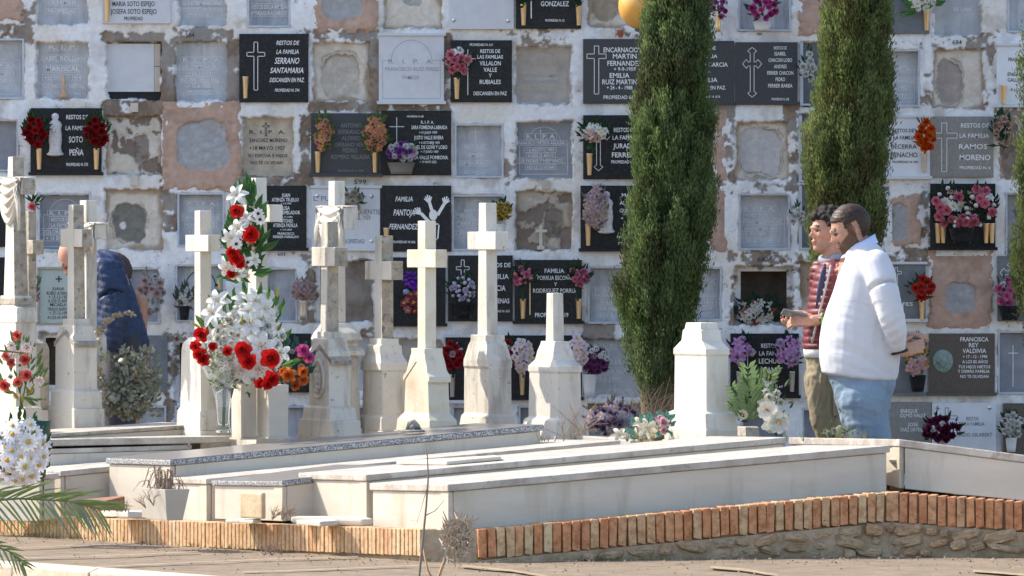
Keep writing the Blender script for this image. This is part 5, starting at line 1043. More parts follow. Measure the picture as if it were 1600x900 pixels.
bouquet("flower_spray", "long hanging spray of red roses and white lilies on the tall cross", "flowers", 384, 372, 32.9, 22, 66, 12, [('carnation',WHT,9,3),('orchid',CREA,7,2)], leaf=((.07,.17,.05),110,32), seed=3, leafw=.36, depth=.6,
  extra=[('lily',WHT,371,305,18,-.09,(-.4,-1,.4)),('rose',RED,371,330,12,-.10,(-.3,-1,.2)),('rose',RED,393,366,15,-.12,(.2,-1,0)),('rose',RED,365,394,12,-.11),('rose',RED,371,404,14,-.12),('rose',RED,363,427,10,-.08),('rose',RED,377,412,9,-.1),('lily',WHT,374,357,18,-.10),('lily',WHT,362,372,17,-.10,(-.4,-1,-.2)),('lily',WHT,386,340,13,-.1),('lily',WHT,356,418,17,-.08,(-.5,-1,-.3)),('lily',WHT,372,428,13,-.08),('lily',WHT,398,406,13,-.08,(.6,-1,.2)),
  ('eye',WHT,405,334,10,-.14,(.2,-1,.1),(.10,.03,.02)),('eye',WHT,408,343,10,-.14,(.1,-1,-.1),(.10,.03,.02)),('eye',WHT,371,381,10,-.13,(-.1,-1,0),(.10,.03,.02))])
bouquet("flower_bouquet", "orange and hot pink rose bouquet right of the white stone vase", "flowers", 461, 572, 33.0, 25, 34, 14, [('rose',(.74,.22,.07),9,2),('carnation',(.72,.62,.50),6,3),('ball',(.6,.5,.35),5,2)], leaf=((.06,.15,.12),50,17), leafw=.45, seed=4,
  extra=[('rose',(.76,.22,.05),452,585,13,-.1),('rose',(.70,.12,.36),474,548,12,-.09),('rose',(.70,.12,.36),484,558,10,-.09),('rose',(.74,.2,.05),474,580,10,-.08)])
bouquet("flower_bouquet", "coral carnations and white balls in the far left stone vase", "flowers", 34, 582, 33.2, 30, 48, 8, [('carnation',(.72,.66,.58),6,2),('ball',(.74,.62,.56),7,2)], leaf=((.14,.22,.08),70,20), seed=9, stem_to=640,
  extra=[('rose',(.70,.13,.10),29,524,9,-.1),('rose',(.70,.13,.10),41,562,10,-.1),('rose',(.70,.13,.10),43,586,10,-.1),('rose',(.70,.13,.10),10,601,11,-.1),('rose',(.70,.13,.10),30,596,8,-.1),('rose',(.66,.16,.12),20,566,8,-.1),('rose',(.66,.16,.12),12,556,8,-.1),('ball',(.80,.62,.58),44,543,9,-.1),('ball',(.80,.62,.58),22,552,9,-.1),('ball',(.80,.62,.58),63,595,9,-.1),('ball',(.8,.66,.6),20,541,8,-.1),('spike',(.36,.30,.05),47,616,10,-.08,(.5,-.3,1)),('spike',(.36,.30,.05),30,622,9,-.08,(-.6,-.3,.8)),('spike',(.36,.30,.05),38,628,9,-.1,(0,-.3,1))])
bouquet("daisy_bouquet", "big white daisies in a dark green pot at lower left", "flowers", 34, 705, 31.5, 38, 50, 30, [('daisy',(.84,.82,.86),15,5),('carnation',(.80,.80,.84),8,1)], leaf=((.03,.09,.04),60,20), seed=2, extra=[('daisy',WHT,47,689,17,-.12),('daisy',WHT,42,728,16,-.12),('daisy',WHT,22,664,13,-.1),('daisy',WHT,50,662,12,-.1)], depth=.7)
def gpot():
    Y = 31.6; s = F/Y; b = P(52, 752, Y); f = MB(); f.lathe((0,0,0), [(.045,0),(.06,.02),(.085,.25),(.088,.3),(.075,.3),(.07,.27)], 20)
    tag(f.build("green_pot", pm("dark_green_plastic", (.015,.06,.045), rough=.35), smooth=True, loc=b), "dark green plastic pot holding the white daisies", "pot")
gpot()
# dried eucalyptus shrub-like bouquet right of the gabled cross
def eucalyptus():
    Y = 34.2; s = F/Y; base = P(200, 662, Y); t = thing("eucalyptus_bouquet", "big dried eucalyptus bouquet before the stooping man's jacket", "dried plant", base); r_ = random.Random(12)
    mb = MB(); prot = {c: fget('coin', c, YEL, 0) for c in ((.60,.48,.34),(.38,.42,.32),(.58,.60,.50),(.46,.46,.34),(.70,.70,.62))}; keys = list(prot); cnt = 0
    stems = []
    for k in range(58):
        tx = r_.uniform(148, 262); ty = r_.uniform(528, 655)
        if math.hypot((tx-203)/56, (ty-590)/64) > 1: continue
        stems.append([(202+r_.uniform(-14,14), 655), (202+(tx-202)*.6, 655+(ty-655)*.55), (tx, ty)])
    stems.append([(150,545),(152,522),(163,505),(178,494),(196,488),(212,495)])
    for st in stems:
        dz = r_.uniform(-.14,.10); pts = [P(x, y, Y)-base+Vector((0, dz*i/len(st), 0)) for i, (x, y) in enumerate(st)]; mb.tube(pts, [.004]*len(pts), 4)
        for i in range(len(pts)-1):
            for j in range(4 if len(st) == 3 else 3):
                q = (j+.5)/4; p = pts[i].lerp(pts[i+1], q)
                if i == 0 and len(st) == 3 and j < 2: continue
                for sd_ in (-1, 1):
                    col = keys[0] if len(st) > 3 else r_.choice(keys); o = link("leaf", prot[col], t, p+Vector((sd_*.010+r_.uniform(-.02,.02)*(len(st) == 3), r_.uniform(-.02,.02), r_.uniform(-.012,.012)*(len(st) == 3)))); cnt += 1
                    q2 = r_.uniform(3.4, 6.2)/s; o.scale = (q2, q2*r_.uniform(.7,1), q2); o.rotation_euler = (R(90)+r_.uniform(-1,1), r_.uniform(-1,1), r_.uniform(-1,1))
    for k in range(240):
        p = P(r_.uniform(155,250), r_.uniform(545,655), Y)-base+Vector((0, r_.uniform(-.1,.12), 0)); d = Vector((r_.uniform(-1,1), r_.uniform(-.6,.4), r_.uniform(-.2,1))).normalized(); L = 12/s; wv = d.cross(Vector((0,1,.3))).normalized()*L*.22
        mb.add([p, p+d*L*.5+wv, p+d*L, p+d*L*.5-wv], [(0,1,2,3)])
    mb.build("stems", fmat((.30,.32,.23)), t); return cnt
eucalyptus()
# lilies and palm-like leaves right of the fluted pedestal
def calla():
    Y = 32.2; s = F/Y; t = bouquet("calla_bouquet", "cream callas and feathery green leaves right of the fluted pedestal", "flowers", 1190, 630, Y, 42, 46, 4, [('calla',(.74,.70,.55),10,1)], leaf=((.06,.12,.05),50,16), seed=6,
      extra=[('calla',(.84,.80,.68),1198,640,20,-.14,(-.3,-1,.2),(.75,.30,.03)),('calla',(.84,.80,.68),1214,658,22,-.15,(.1,-1,-.1),(.75,.30,.03)),('calla',(.78,.74,.62),1205,668,12,-.1),('carnation',(.74,.74,.62),1200,620,10,-.12),('carnation',(.74,.74,.62),1212,614,9,-.1),('carnation',(.7,.7,.58),1196,612,8,-.1),('carnation',(.7,.7,.58),1218,628,8,-.1)])
    base = P(1190, 676, Y); mb = MB()
    for fx, fy, an, L in ((1168,650,-.5,56),(1175,645,-.1,78),(1185,640,.35,62),(1180,655,-.25,66),(1165,650,-.9,36),(1190,600,.1,26),(1172,655,.5,30),(1205,590,.7,22)):
        o = P(fx, fy, Y)-base; d = Vector((math.sin(an), -.2, math.cos(an))); q = Vector((d.z, 0, -d.x))
        for k in range(9):
            p = o+d*(L/s)*(k/9)
            for sg in (-1, 1):
                l_ = L/s*.42*(1-.05*k); e = (d*.75+q*sg*.8+Vector((0,-.1,0))).normalized(); wv = e.cross(Vector((0,1,0))).normalized()*l_*.19
                mb.add([p, p+e*l_*.5+wv, p+e*l_, p+e*l_*.5-wv, p+e*l_*.5+Vector((0,-.006,0))], [(0,1,4),(1,2,4),(2,3,4),(3,0,4)])
    mb.build("frond_leaves", fmat((.26,.36,.15)), t)
calla()
bouquet("flower_bouquet", "small blue and white flowers with grey leaves by fluted pedestal", "flowers", 1145, 632, 32.6, 11, 16, 9, [('carnation',(.42,.46,.62),6,2),('carnation',WHT,6,1)], leaf=((.25,.33,.18),20,12), seed=6)
bouquet("faded_flowers", "heap of faded mauve cloth flowers under the big cypress", "flowers", 958, 655, 33.6, 42, 26, 40, [('carnation',(.36,.27,.38),8,3),('ball',(.34,.33,.40),9,2),('orchid',(.42,.34,.46),8,2),('carnation',(.24,.17,.26),8,2)], leaf=((.16,.15,.13),60,14), seed=6, depth=1.2)
bouquet("lily_bouquet", "cream lily with turquoise leaves on the ground left of pedestal", "flowers", 1010, 672, 32.5, 20, 16, 4, [('lily',CREA,13,1)], leaf=((.12,.30,.25),16,17), leafw=.6, seed=3, extra=[('lily',(.84,.78,.62),1010,668,16,-.1),('lily',(.84,.78,.62),968,680,15,-.05,(0,-1,.6))])
bouquet("flower_bouquet", "pale pink chrysanthemum touching the fluted pedestal's left foot", "flowers", 1036, 664, 32.3, 11, 12, 2, [('carnation',(.78,.52,.55),10,1)], leaf=((.10,.26,.20),16,16), leafw=.6, seed=3, extra=[('carnation',(.80,.52,.56),1036,660,12,-.06)])
bouquet("withered_flowers", "dry cream flower heads in front of the heavy man's jeans", "flowers", 1307, 678, 32.0, 22, 8, 12, [('ball',(.62,.58,.42),7,2),('carnation',(.5,.5,.36),6,1)], leaf=((.22,.26,.12),50,14), seed=3, leafw=.12)
# ---------------------------------------------------------------- people
def ell_ring(c, rx, ry, n=20, tilt=0.0, sq=2.2):
    """horizontal superellipse ring about c; tilt leans the ring in x-z"""
    out = []
    for k in range(n):
        a = 2*math.pi*k/n; x = rx*math.copysign(abs(math.cos(a))**(2/sq), math.cos(a)); y = ry*math.copysign(abs(math.sin(a))**(2/sq), math.sin(a))
        out.append(Vector((c[0]+x, c[1]+y, c[2]+x*tilt)))
    return out
def limb(mb, pts, rs, n=14, flat=None):
    """tapered limb with round ends through 3-D points"""
    P_ = [Vector(p) for p in pts]; pp = []; rr_ = []
    for i in range(len(P_)-1):
        for j in range(6):
            q = j/6; pp.append(P_[i].lerp(P_[i+1], q)); rr_.append(rs[i]+(rs[i+1]-rs[i])*q)
    pp.append(P_[-1]); rr_.append(rs[-1])
    # smooth
    for _ in range(2): pp = [pp[0]]+[(pp[i-1]+pp[i]*2+pp[i+1])/4 for i in range(1, len(pp)-1)]+[pp[-1]]
    mb.tube(pp, rr_, n)
    mb.ball(pp[0], rr_[0]*.99, n=12, m=8); mb.ball(pp[-1], rr_[-1]*.99, n=12, m=8)
def fuse(mb, name, mat, parent, loc, voxel=.006, smooth=3, fn=None, colfn=None):
    me = mb.mesh(name, mat); o = bpy.data.objects.new(name, me); COL.objects.link(o)
    md = o.modifiers.new("r", 'REMESH'); md.mode = 'VOXEL'; md.voxel_size = voxel; md.use_smooth_shade = True
    if smooth: s_ = o.modifiers.new("s", 'SMOOTH'); s_.iterations = smooth; s_.factor = .5
    dg = bpy.context.evaluated_depsgraph_get(); dg.update(); me2 = bpy.data.meshes.new_from_object(o.evaluated_get(dg)); bpy.data.objects.remove(o); me2.name = name
    n = len(me2.vertices); v = np.empty(n*3, np.float32); me2.vertices.foreach_get("co", v); v = v.reshape(-1, 3).astype(float)
    nn = np.empty(n*3, np.float32); me2.vertices.foreach_get("normal", nn); nn = nn.reshape(-1, 3).astype(float)
    if fn is not None: v = v+nn*fn(v, nn)[:, None]; me2.vertices.foreach_set("co", v.astype(np.float32).ravel()); me2.update()
    if colfn is not None:
        c = colfn(v, nn); ca = me2.color_attributes.new("Col", 'FLOAT_COLOR', 'POINT'); ca.data.foreach_set("color", np.concatenate([c, np.ones((n, 1))], 1).astype(np.float32).ravel())
    if not me2.materials: me2.materials.append(mat)
    me2.polygons.foreach_set("use_smooth", [True]*len(me2.polygons))
    return link(name, me2, parent, loc)
def n3(v, size, seed): return (fbm(v[:, 0]*1.0+v[:, 1]*.7, v[:, 2]*1.0+v[:, 1]*.4, size, seed, 4)-.5)
SKIN = np.array((.47,.265,.18))
def head(mb, c, yaw, pitch, sc_=1.0, beard=False):
    """c: centre of the skull; yaw 0 looks along -x, positive turns the face towards the camera; pitch>0 looks down.
    returns matrix from head-local (x forward, y the person's left, z up; unit = metres) to world"""
    M = Matrix.Translation(Vector(c)) @ Matrix.Rotation(math.pi+yaw, 4, 'Z') @ Matrix.Rotation(pitch, 4, 'Y') @ Matrix.Scale(sc_, 4)
    def b(x, y, z, rx, ry, rz, n=16, m=12):
        t = MB(); t.ball((x, y, z), rx, ry, rz, n, m); mb.add([M @ Vector(p) for p in t.v], t.f)
    b(-.012,0,.022,.094,.075,.088,24,18); b(.018,0,.0,.073,.066,.085,20,16)      # cranium, brow to cheek
    b(.036,0,-.062,.050,.052,.052); b(.058,0,-.088,.030,.030,.024); b(.008,0,-.058,.062,.058,.045)   # jaw, chin
    b(.083,.0,.022,.014,.042,.011)                                          # brow ridge
    t = MB(); t.loft([[Vector(p) for p in r] for r in ([(.084,-.008,.018),(.092,0,.020),(.084,.008,.018),(.07,0,.018)], [(.088,-.010,.0),(.104,0,-.002),(.088,.010,.0),(.07,0,0)], [(.088,-.016,-.020),(.120,0,-.020),(.088,.016,-.020),(.07,0,-.02)], [(.086,-.014,-.030),(.104,0,-.031),(.086,.014,-.030),(.07,0,-.03)])]); mb.add([M @ Vector(p) for p in t.v], t.f)
    b(.084,0,-.050,.013,.024,.007); b(.082,0,-.061,.012,.021,.007); b(.060,.035,-.015,.024,.02,.022); b(.060,-.035,-.015,.024,.02,.022)
    for s_ in (-1, 1):
        t = MB(); t.ball((-.006, s_*.074, -.006), .017, .010, .030, 12, 8); mb.add([M @ Vector(p) for p in t.v], t.f)
        t = MB(); t.ball((.002, s_*.078, .004), .012, .010, .018, 10, 8); mb.add([M @ Vector(p) for p in t.v], t.f)
    return M
def head_colour(c, v, M, beard, lipc=(.42,.17,.14), beardc=(.075,.038,.022)):
    Mi = np.array(M.inverted()); L = v @ Mi[:3, :3].T+Mi[:3, 3]; x, y, z = L[:, 0], L[:, 1], L[:, 2]
    hd = (z > -.13) & (np.abs(y) < .11) & (x > -.12) & (x < .14)
    def put(mask, col, amt=1.0):
        m = (mask & hd).astype(float)[:, None]*amt; return c*(1-m)+np.array(col)*m
    c = put((x > .06) & (z < .012) & (z > -.045), (.60,.30,.22), .45)
    if beard:
        c = put(((z < .004-.62*x) & (x > -.004)) | ((x > -.002) & (x < .028) & (z < .040) & (np.abs(y) > .05)), beardc, .88)
        c = put((x > .078) & (z < -.036) & (z > -.047), beardc, .8)
    else:
        c = put((x > .080) & (z < -.034) & (z > -.044), (.22,.13,.10), .6)
        c = put((z < -.055) & (x > .02), (.36,.22,.17), .35)
    if beard:   # short hair close to the skull
        hz = np.where(x > .035, .050+.25*(x-.035), np.where(x > .022, .012, np.where(x > -.030, -.004, -.062)))
        c = np.where(((z > hz) & hd & ~((np.abs(y) > .066) & (x < .022) & (x > -.030) & (z < .030)))[:, None], np.array((.040,.022,.014))*(1+1.2*n3(L*1000*np.array([1,1,.5]), 6, 2))[:, None], c)
    c = put((x > .076) & (z < -.047) & (z > -.064) & (np.abs(y) < .022), lipc)
    c = put((x > .070) & (z < .036) & (z > .023) & (np.abs(y) > .012) & (np.abs(y) < .05), (.05,.03,.022))
    ey = np.hypot((np.abs(y)-.031)/.013, (z-.004)/.006); c = put((ey < 1) & (x > .06), (.20,.12,.09)); c = put((np.hypot((np.abs(y)-.032)/.0055, (z-.004)/.006) < 1) & (x > .06), (.03,.02,.015))
    c = put((np.abs(ey-1.1) < .18) & (x > .06) & (z > .002), (.08,.04,.03), .8)
    c = put((np.abs(y) > .068) & (np.hypot(x+.004, (z+.0)*.6) < .008), (.32,.13,.10), .7)
    return c
def hair_cap(mb, M, low_front=.062, side=.0, puff=1.0, curls=0, seed=1):
    """skull cap of hair: outer shell bits over cranium"""
    r_ = random.Random(seed); t = MB()
    for k in range(900):
        z = 1-2*(k+.5)/900; a = k*2.399963; q = math.sqrt(1-z*z); d = Vector((q*math.cos(a), q*math.sin(a), z))
        p = Vector((-.014+d.x*.098*puff, d.y*.080*puff, .024+d.z*.094*puff))
        front = p.x > .045 and p.z < low_front
        sideb = p.x > .0 and p.z < side+.01 and abs(p.y) > .04
        low = p.z < -.065+(.03 if p.x > -.05 else 0)
        earz = -.035 < p.x < .02 and abs(p.y) > .045 and p.z < .030
        if front or sideb or low or earz or (p.x > .01 and p.z < .02) : continue
        s_ = r_.uniform(.007,.0095) if not curls else r_.uniform(.010,.016)
        p = p+Vector((r_.uniform(-1,1), r_.uniform(-1,1), r_.uniform(-.3,1)))*(.012 if curls else .0025)
        t.ball(p, s_, s_, s_, 6, 5)
    mb.add([M @ Vector(p) for p in t.v], t.f)
HAIRM = pm("brown_hair", (.10,.055,.035), (.035,.02,.014), scale=160, rough=.6, bump=.8, bscale=260, stretch=(1,1,3))
HAIRB = pm("black_hair", (.024,.015,.011), (.008,.006,.005), scale=160, rough=.75, bump=.8, bscale=200)
HAIRG = pm("grey_brown_hair", (.09,.06,.05), (.04,.028,.025), scale=160, rough=.7, bump=.6)
def hand(mb, wrist, direc, normal, size=1.0, curl=.5, thumb=1, spread=.1):
    """palm + five bent fingers; direc: wrist to knuckles, normal: back of the hand"""
    d = Vector(direc).normalized(); nrm = Vector(normal); nrm = (nrm-d*nrm.dot(d)).normalized(); s_ = d.cross(nrm); w_ = Vector(wrist); L = .095*size
    for k in range(5):
        q = k/4; mb.ball(w_+d*L*(.15+.7*q*.9), .024*size*(1+.35*q*(1-q)), n=10, m=8) if False else None
    for j in (-1.2, -.4, .4, 1.2):
        mb.tube([w_+s_*j*.010*size, w_+d*L*.5+s_*j*.018*size, w_+d*L*.95+s_*j*.018*size], [.016*size,.015*size,.011*size], 10)
        mb.ball(w_+d*L*.95+s_*j*.018*size, .011*size, n=10, m=8)
    for i, (off, ln) in enumerate(((-1.45,.078),(-.5,.088),(.45,.082),(1.4,.064))):
        p = w_+d*L*.92+s_*off*.018*size; a = 0; pts = [p]; rs = [.0095*size]
        for seg_, f_ in enumerate((.45,.32,.23)):
            a += curl*(.5+.35*seg_)+.05*i; dd = (d*math.cos(a)-nrm*math.sin(a)+s_*off*spread*.3).normalized(); p = p+dd*ln*f_*size; pts.append(p); rs.append((.0088-.0012*seg_)*size)
        mb.tube(pts, rs, 8); [mb.ball(q, r*.99, n=8, m=6) for q, r in zip(pts, rs)]
    p = w_+d*L*.25+s_*thumb*-.022*size; t1 = (d*.7-s_*thumb*.75-nrm*.35).normalized(); q1 = p+t1*.042*size; t2 = (d*.95-s_*thumb*.25-nrm*.3).normalized(); q2 = q1+t2*.034*size; q3 = q2+(t2-nrm*.2).normalized()*.024*size
    mb.tube([p, q1, q2, q3], [.014*size,.0115*size,.010*size,.008*size], 8); [mb.ball(q, r, n=8, m=6) for q, r in ((p,.014*size),(q1,.0115*size),(q2,.010*size),(q3,.008*size))]
def local(px, py, Y, base, dy=0): return P(px, py, Y)+Vector((0, dy, 0))-base
# --- heavy man, white shirt, pale jeans, hands behind the back
def man_white():
    Y = 32.4; s = F/Y; base = P(1345, HZ+EYE*s, Y); base.z = 0; L = lambda x, y, dy=0: local(x, y, Y, base, dy)
    t = thing("person", "heavy bearded man in white shirt and pale jeans, hands behind his back, looking down", "person", base)
    b = MB(); M = head(b, L(1328, 357), R(8), R(25), 1.05)
    limb(b, [L(1340,374), L(1348,402)], [.056,.062]); limb(b, [L(1350,420), L(1348,580)], [.13,.15]); 
    for dy in (-.09, .09): limb(b, [L(1346,600,dy), L(1352,700,dy), L(1362,815,dy), L(1358,832,dy)], [.075,.055,.04,.04]); limb(b, [L(1362,832,dy), L(1328,834,dy)], [.04,.03])
    limb(b, [L(1366,415,-.15), L(1385,480,-.17), L(1392,545,-.13)], [.045,.04,.03]); limb(b, [L(1362,415,.15), L(1380,470,.20), L(1394,505,.16), L(1402,524,.06)], [.045,.042,.038,.028])
    hand(b, L(1403,549,-.15), (.8,.25,.22), (.1,-1,.25), 1.0, .45, 1); hand(b, L(1402,524,-.01), (.85,-.05,.05), (.2,-.2,1), .95, .30, -1)
    def col(v, nn):
        c = np.ones((len(v), 3))*SKIN; c = c*(1+.25*n3(v*100, 3, 5))[:, None]; return head_colour(c, v, M, True)
    def bump_hair(v, nn):
        Mi = np.array(M.inverted()); Lc = v @ Mi[:3, :3].T+Mi[:3, 3]; x, y, z = Lc[:, 0], Lc[:, 1], Lc[:, 2]
        hz = np.where(x > .035, .050+.25*(x-.035), np.where(x > .026, .02, np.where(x > -.026, .026, -.062)))
        m = sstep(-.002, .006, z-hz)*(np.abs(y) < .12)*(x > -.13)*(x < .12)*(z < .2); bd = (z < .004-.62*x)*(x > -.004)*(z > -.12)*(x < .13)*(np.abs(y) < .09)
        return m*(.007+.006*n3(Lc*1000, 9, 5))+bd*(1-m)*(.003+.004*n3(Lc*1000, 5, 7))
    fuse(b, "body", BODYM, t, None, .0042, 2, bump_hair, colfn=col)
    # shirt
    f = MB(); rows = ((378,1334,1366,.060),(386,1327,1374,.085),(393,1322,1381,.115),(401,1319,1388,.15),(410,1317,1393,.17),(430,1311,1400,.195),(455,1303,1402,.20),(480,1293,1403,.205),(505,1285,1404,.21),(530,1280,1406,.215),(555,1279,1407,.215),(575,1281,1405,.21),(588,1284,1400,.205),(594,1310,1378,.15))
    f.loft([ell_ring(L((a+b_)/2, y), (b_-a)/2/s, dp, 28, sq=2.25, tilt=-.10 if y > 570 else 0) for y, a, b_, dp in rows])
    hem = ell_ring(L(1341,590), 60/s, .215, 28)
    limb(f, [L(1366,415,-.15), L(1376,450,-.21), L(1387,490,-.235), L(1395,515,-.21), L(1400,541,-.165)], [.080,.074,.066,.056,.042])
    limb(f, [L(1362,417,.16), L(1384,470,.22), L(1400,505,.18), L(1404,525,.10)], [.068,.060,.050,.036])
    f.tube([L(1333,392,-.02), L(1338,376,-.01), L(1346,371)], [.055,.03,.02], 12) if False else None
    def wr(v, nn):
        r1 = n3(v*100*np.array([1.5, 1, .30]), 15, 3); r2 = n3(v*100*np.array([.45, .6, 1.4])+v[:, [2, 1, 0]]*60, 13, 8)
        arm_ = np.exp(-((v[:, 1]+.25)/.09)**2); a = .001-np.abs(r1)*.010+(.004-np.abs(r2)*.036)*(.04+.96*arm_*(v[:, 2] < L(0,470).z))+n3(v*100, 30, 21)*.014
        el = np.exp(-(((v[:, 0]-L(1394,510).x)/.09)**2+((v[:, 2]-L(1400,512).z)/.10)**2)); a += el*np.sin((v[:, 2]*.8-v[:, 0]*.5)*150)*.0016*(nn[:, 1] < .3)
        a += np.exp(-((v[:, 2]-L(0,590).z)/.02)**2)*.004; return a
    SH = pm("white_shirt", (.60,.60,.63), (.55,.55,.59), scale=8, rough=.85, bump=.15, bscale=140)
    fuse(f, "shirt", SH, t, None, .006, 14, wr)
    k = MB(); c0 = L(1343,385); rr1 = []
    for (dz, sx, sy, dx) in ((-.030,.088,.084,0),(.0,.076,.074,.002),(.022,.068,.068,.004),(.024,.074,.074,.004),(.0,.084,.082,.002),(-.02,.096,.094,0)):
        rr1.append([c0+Vector((dx+sx*math.cos(a), sy*math.sin(a), dz+math.cos(a)*(.040))) for a in [2*math.pi*j/26 for j in range(26)]])
    k.loft(rr1, cap=False); k.build("collar", SH if False else pm("blue_collar", (.50,.58,.78), rough=.8), t, smooth=True)
    k = MB(); c0 = L(1403,549,-.155); k.tube([c0+Vector((.036*math.cos(a), .036*math.sin(a), .010*math.cos(a)))  for a in [2*math.pi*j/16 for j in range(17)]], .008, 8); k.build("wristband", pm("black_band", (.01,.01,.012), rough=.5), t, smooth=True)
    # jeans
    f = MB(); rows = ((578,1292,1399,.19),(600,1299,1398,.19),(620,1304,1394,.185),(640,1311,1390,.175))
    f.loft([ell_ring(L((a+b_)/2, y), (b_-a)/2/s, dp, 24, sq=2.3) for y, a, b_, dp in rows])
    for dy, o in ((-.10, 0), (.10, -3)): limb(f, [L(1348+o,622,dy), L(1353+o,655,dy), L(1362+o,690,dy), L(1364,750,dy), L(1362,822,dy)], [.126,.110,.094,.075,.065])
    jw = lambda v, nn: .006-np.abs(n3(v*100*np.array([.6, .8, 1.3])+v[:, [2, 1, 0]]*40, 9, 13))*.03+n3(v*100*np.array([.5, 1, 1.8]), 5, 4)*.006
    fuse(f, "jeans", pm("pale_denim", (.235,.31,.39), (.15,.215,.29), scale=7, rough=.9, bump=.25, bscale=300, lo=.3, hi=.7, stretch=(2,1,.8)), t, None, .007, 3, jw)
    f = MB()
    for dy in (-.10, .10): limb(f, [L(1364,830,dy), L(1325,833,dy)], [.045,.04])
    fuse(f, "shoe", pm("dark_shoe", (.05,.045,.04), rough=.6), t, None, .008, 1)
man_white()
# --- young man, curly hair, maroon quilted vest, phone in his hands
def man_red():
    Y = 32.85; s = F/Y; base = P(1300, HZ+EYE*s, Y); base.z = 0; L = lambda x, y, dy=0: local(x, y, Y, base, dy)
    t = thing("person", "young curly haired man in maroon quilted jacket and khaki trousers holding a phone", "person", base)
    b = MB(); M = head(b, L(1293,361), R(28), R(2), .97)
    limb(b, [L(1300,375), L(1302,408)], [.052,.06]); limb(b, [L(1304,432), L(1296,560)], [.08,.09])
    for o, dy in ((-6,-.07),(14,.07)): limb(b, [L(1288+o*.4,580,dy), L(1296+o,690,dy), L(1298+o,815,dy)], [.06,.05,.04]); limb(b, [L(1300+o,825,dy), L(1276+o,829,dy-.04)], [.035,.03])
    limb(b, [L(1318,425,-.14), L(1318,490,-.20), L(1290,500,-.22), L(1268,499,-.22)], [.045,.04,.034,.027]); limb(b, [L(1290,425,.14), L(1290,490,.10), L(1262,498,-.12)], [.045,.038,.027])
    hand(b, L(1270,500,-.22), (-.9,-.1,.02), (0,-.9,.45), 1.0, .75, -1, .05); hand(b, L(1262,497,-.14), (-.8,-.1,-.25), (0,-.3,-1), .95, .6, 1, .05)
    def col(v, nn):
        c = np.ones((len(v), 3))*(SKIN*np.array([1.02,.94,.92])); return head_colour(c*(1+.25*n3(v*100, 3, 5))[:, None], v, M, False)
    fuse(b, "body", BODYM, t, None, .0045, 2, colfn=col)
    h = MB(); hair_cap(h, M, .066, .02, 1.03, 1); fuse(h, "hair", HAIRB, t, None, .004, 0)
    f = MB(); rows = ((404,1290,1316,.07),(412,1281,1328,.12),(428,1272,1336,.175),(455,1266,1336,.185),(485,1260,1334,.185),(515,1255,1330,.18),(540,1253,1326,.175),(547,1255,1324,.168))
    f.loft([ell_ring(L((a+b_)/2, y), (b_-a)/2/s, dp, 26) for y, a, b_, dp in rows])
    limb(f, [L(1322,424,-.13), L(1322,460,-.185), L(1318,492,-.205), L(1296,500,-.215), L(1284,499,-.22)], [.066,.062,.056,.046,.040])
    limb(f, [L(1286,424,.12), L(1284,470,.16), L(1284,494,.10), L(1270,498,-.05)], [.064,.058,.05,.038])
    quilt = lambda v, nn: (np.abs(np.sin((v[:, 2]+n3(v*100, 20, 2)*.03)*math.pi/.036))**.55-.7)*.009+n3(v*100, 8, 4)*.006
    fuse(f, "quilted_jacket", pm("maroon_nylon", (.17,.032,.036), (.12,.022,.026), scale=10, rough=.42, bump=.3, bscale=90), t, None, .006, 2, quilt)
    # open front: dark lining, zip, grey hood
    f = MB()
    for (a, w_, m_, nm) in ((0,.020,pm("navy_lining", (.03,.035,.08), rough=.7),"lining"),):
        pts = [L(1287-k*3.0,412+k*14,-.155-.030*min(k,3)/3-.012) for k in range(6)]; f.tube(pts, [.006,.014,.016,.014,.009,.003], 8, flat=.35); f.build(nm, m_, t, smooth=True)
    f = MB(); pts = [L(1296-k*3.4,414+k*13.5,-.160-.03*min(k,3)/3-.014) for k in range(10)]; f.tube(pts, [.006]*10, 6); f.build("zip", pm("pale_zip", (.40,.36,.36), rough=.5), t, smooth=True)
    f = MB(); c0 = L(1303,401); f.tube([c0+Vector((.062*math.cos(a), .066*math.sin(a), .012*math.sin(a*1)+.006-.02*(math.cos(a) < -.3))) for a in [2*math.pi*j/20 for j in range(21)]], .021, 10); f.build("hood", pm("grey_hood", (.30,.31,.34), (.24,.25,.27), scale=30, rough=.9), t, smooth=True)
    f = MB(); f.loft([ell_ring(L(1291,y), r/s, dp, 22) for y, r, dp in ((558,35,.165),(545,36,.17),(540,34,.165))]); f.build("shirt_hem", pm("white_hem", (.72,.72,.70), rough=.9), t, smooth=True)
    f = MB(); f.loft([ell_ring(L((a+b_)/2, y), (b_-a)/2/s, dp, 22) for y, a, b_, dp in ((552,1259,1326,.155),(580,1262,1326,.155),(600,1266,1326,.15))])
    for o, dy, zz in ((0,-.075,0),(26,.075,0)): limb(f, [L(1281+o*.7,595,dy), L(1287+o,640,dy), L(1298+o,690,dy), L(1298+o,750,dy), L(1298+o,818,dy)], [.092,.080,.070,.062,.055])
    kw = lambda v, nn: .006-np.abs(n3(v*100*np.array([1.6, 1, .35]), 11, 23))*.085+n3(v*100, 4, 4)*.005
    tr = fuse(f, "trousers", pm("khaki_cotton", (.30,.25,.165), (.22,.18,.115), scale=9, rough=.9, bump=.2), t, None, .007, 2, kw)
    f = MB(); f.box(-.035,.035,-.012,.012,-.055,.055); f.build("cargo_pocket", MATS["khaki_cotton"], t, bevel=.008, loc=L(1310,632,-.155))
    f = MB()
    for o, dy in ((0,-.07),(20,.07)): limb(f, [L(1300+o,826,dy), L(1272+o,830,dy-.04)], [.042,.036])
    fuse(f, "shoe", MATS["dark_shoe"], t, None, .008, 1)
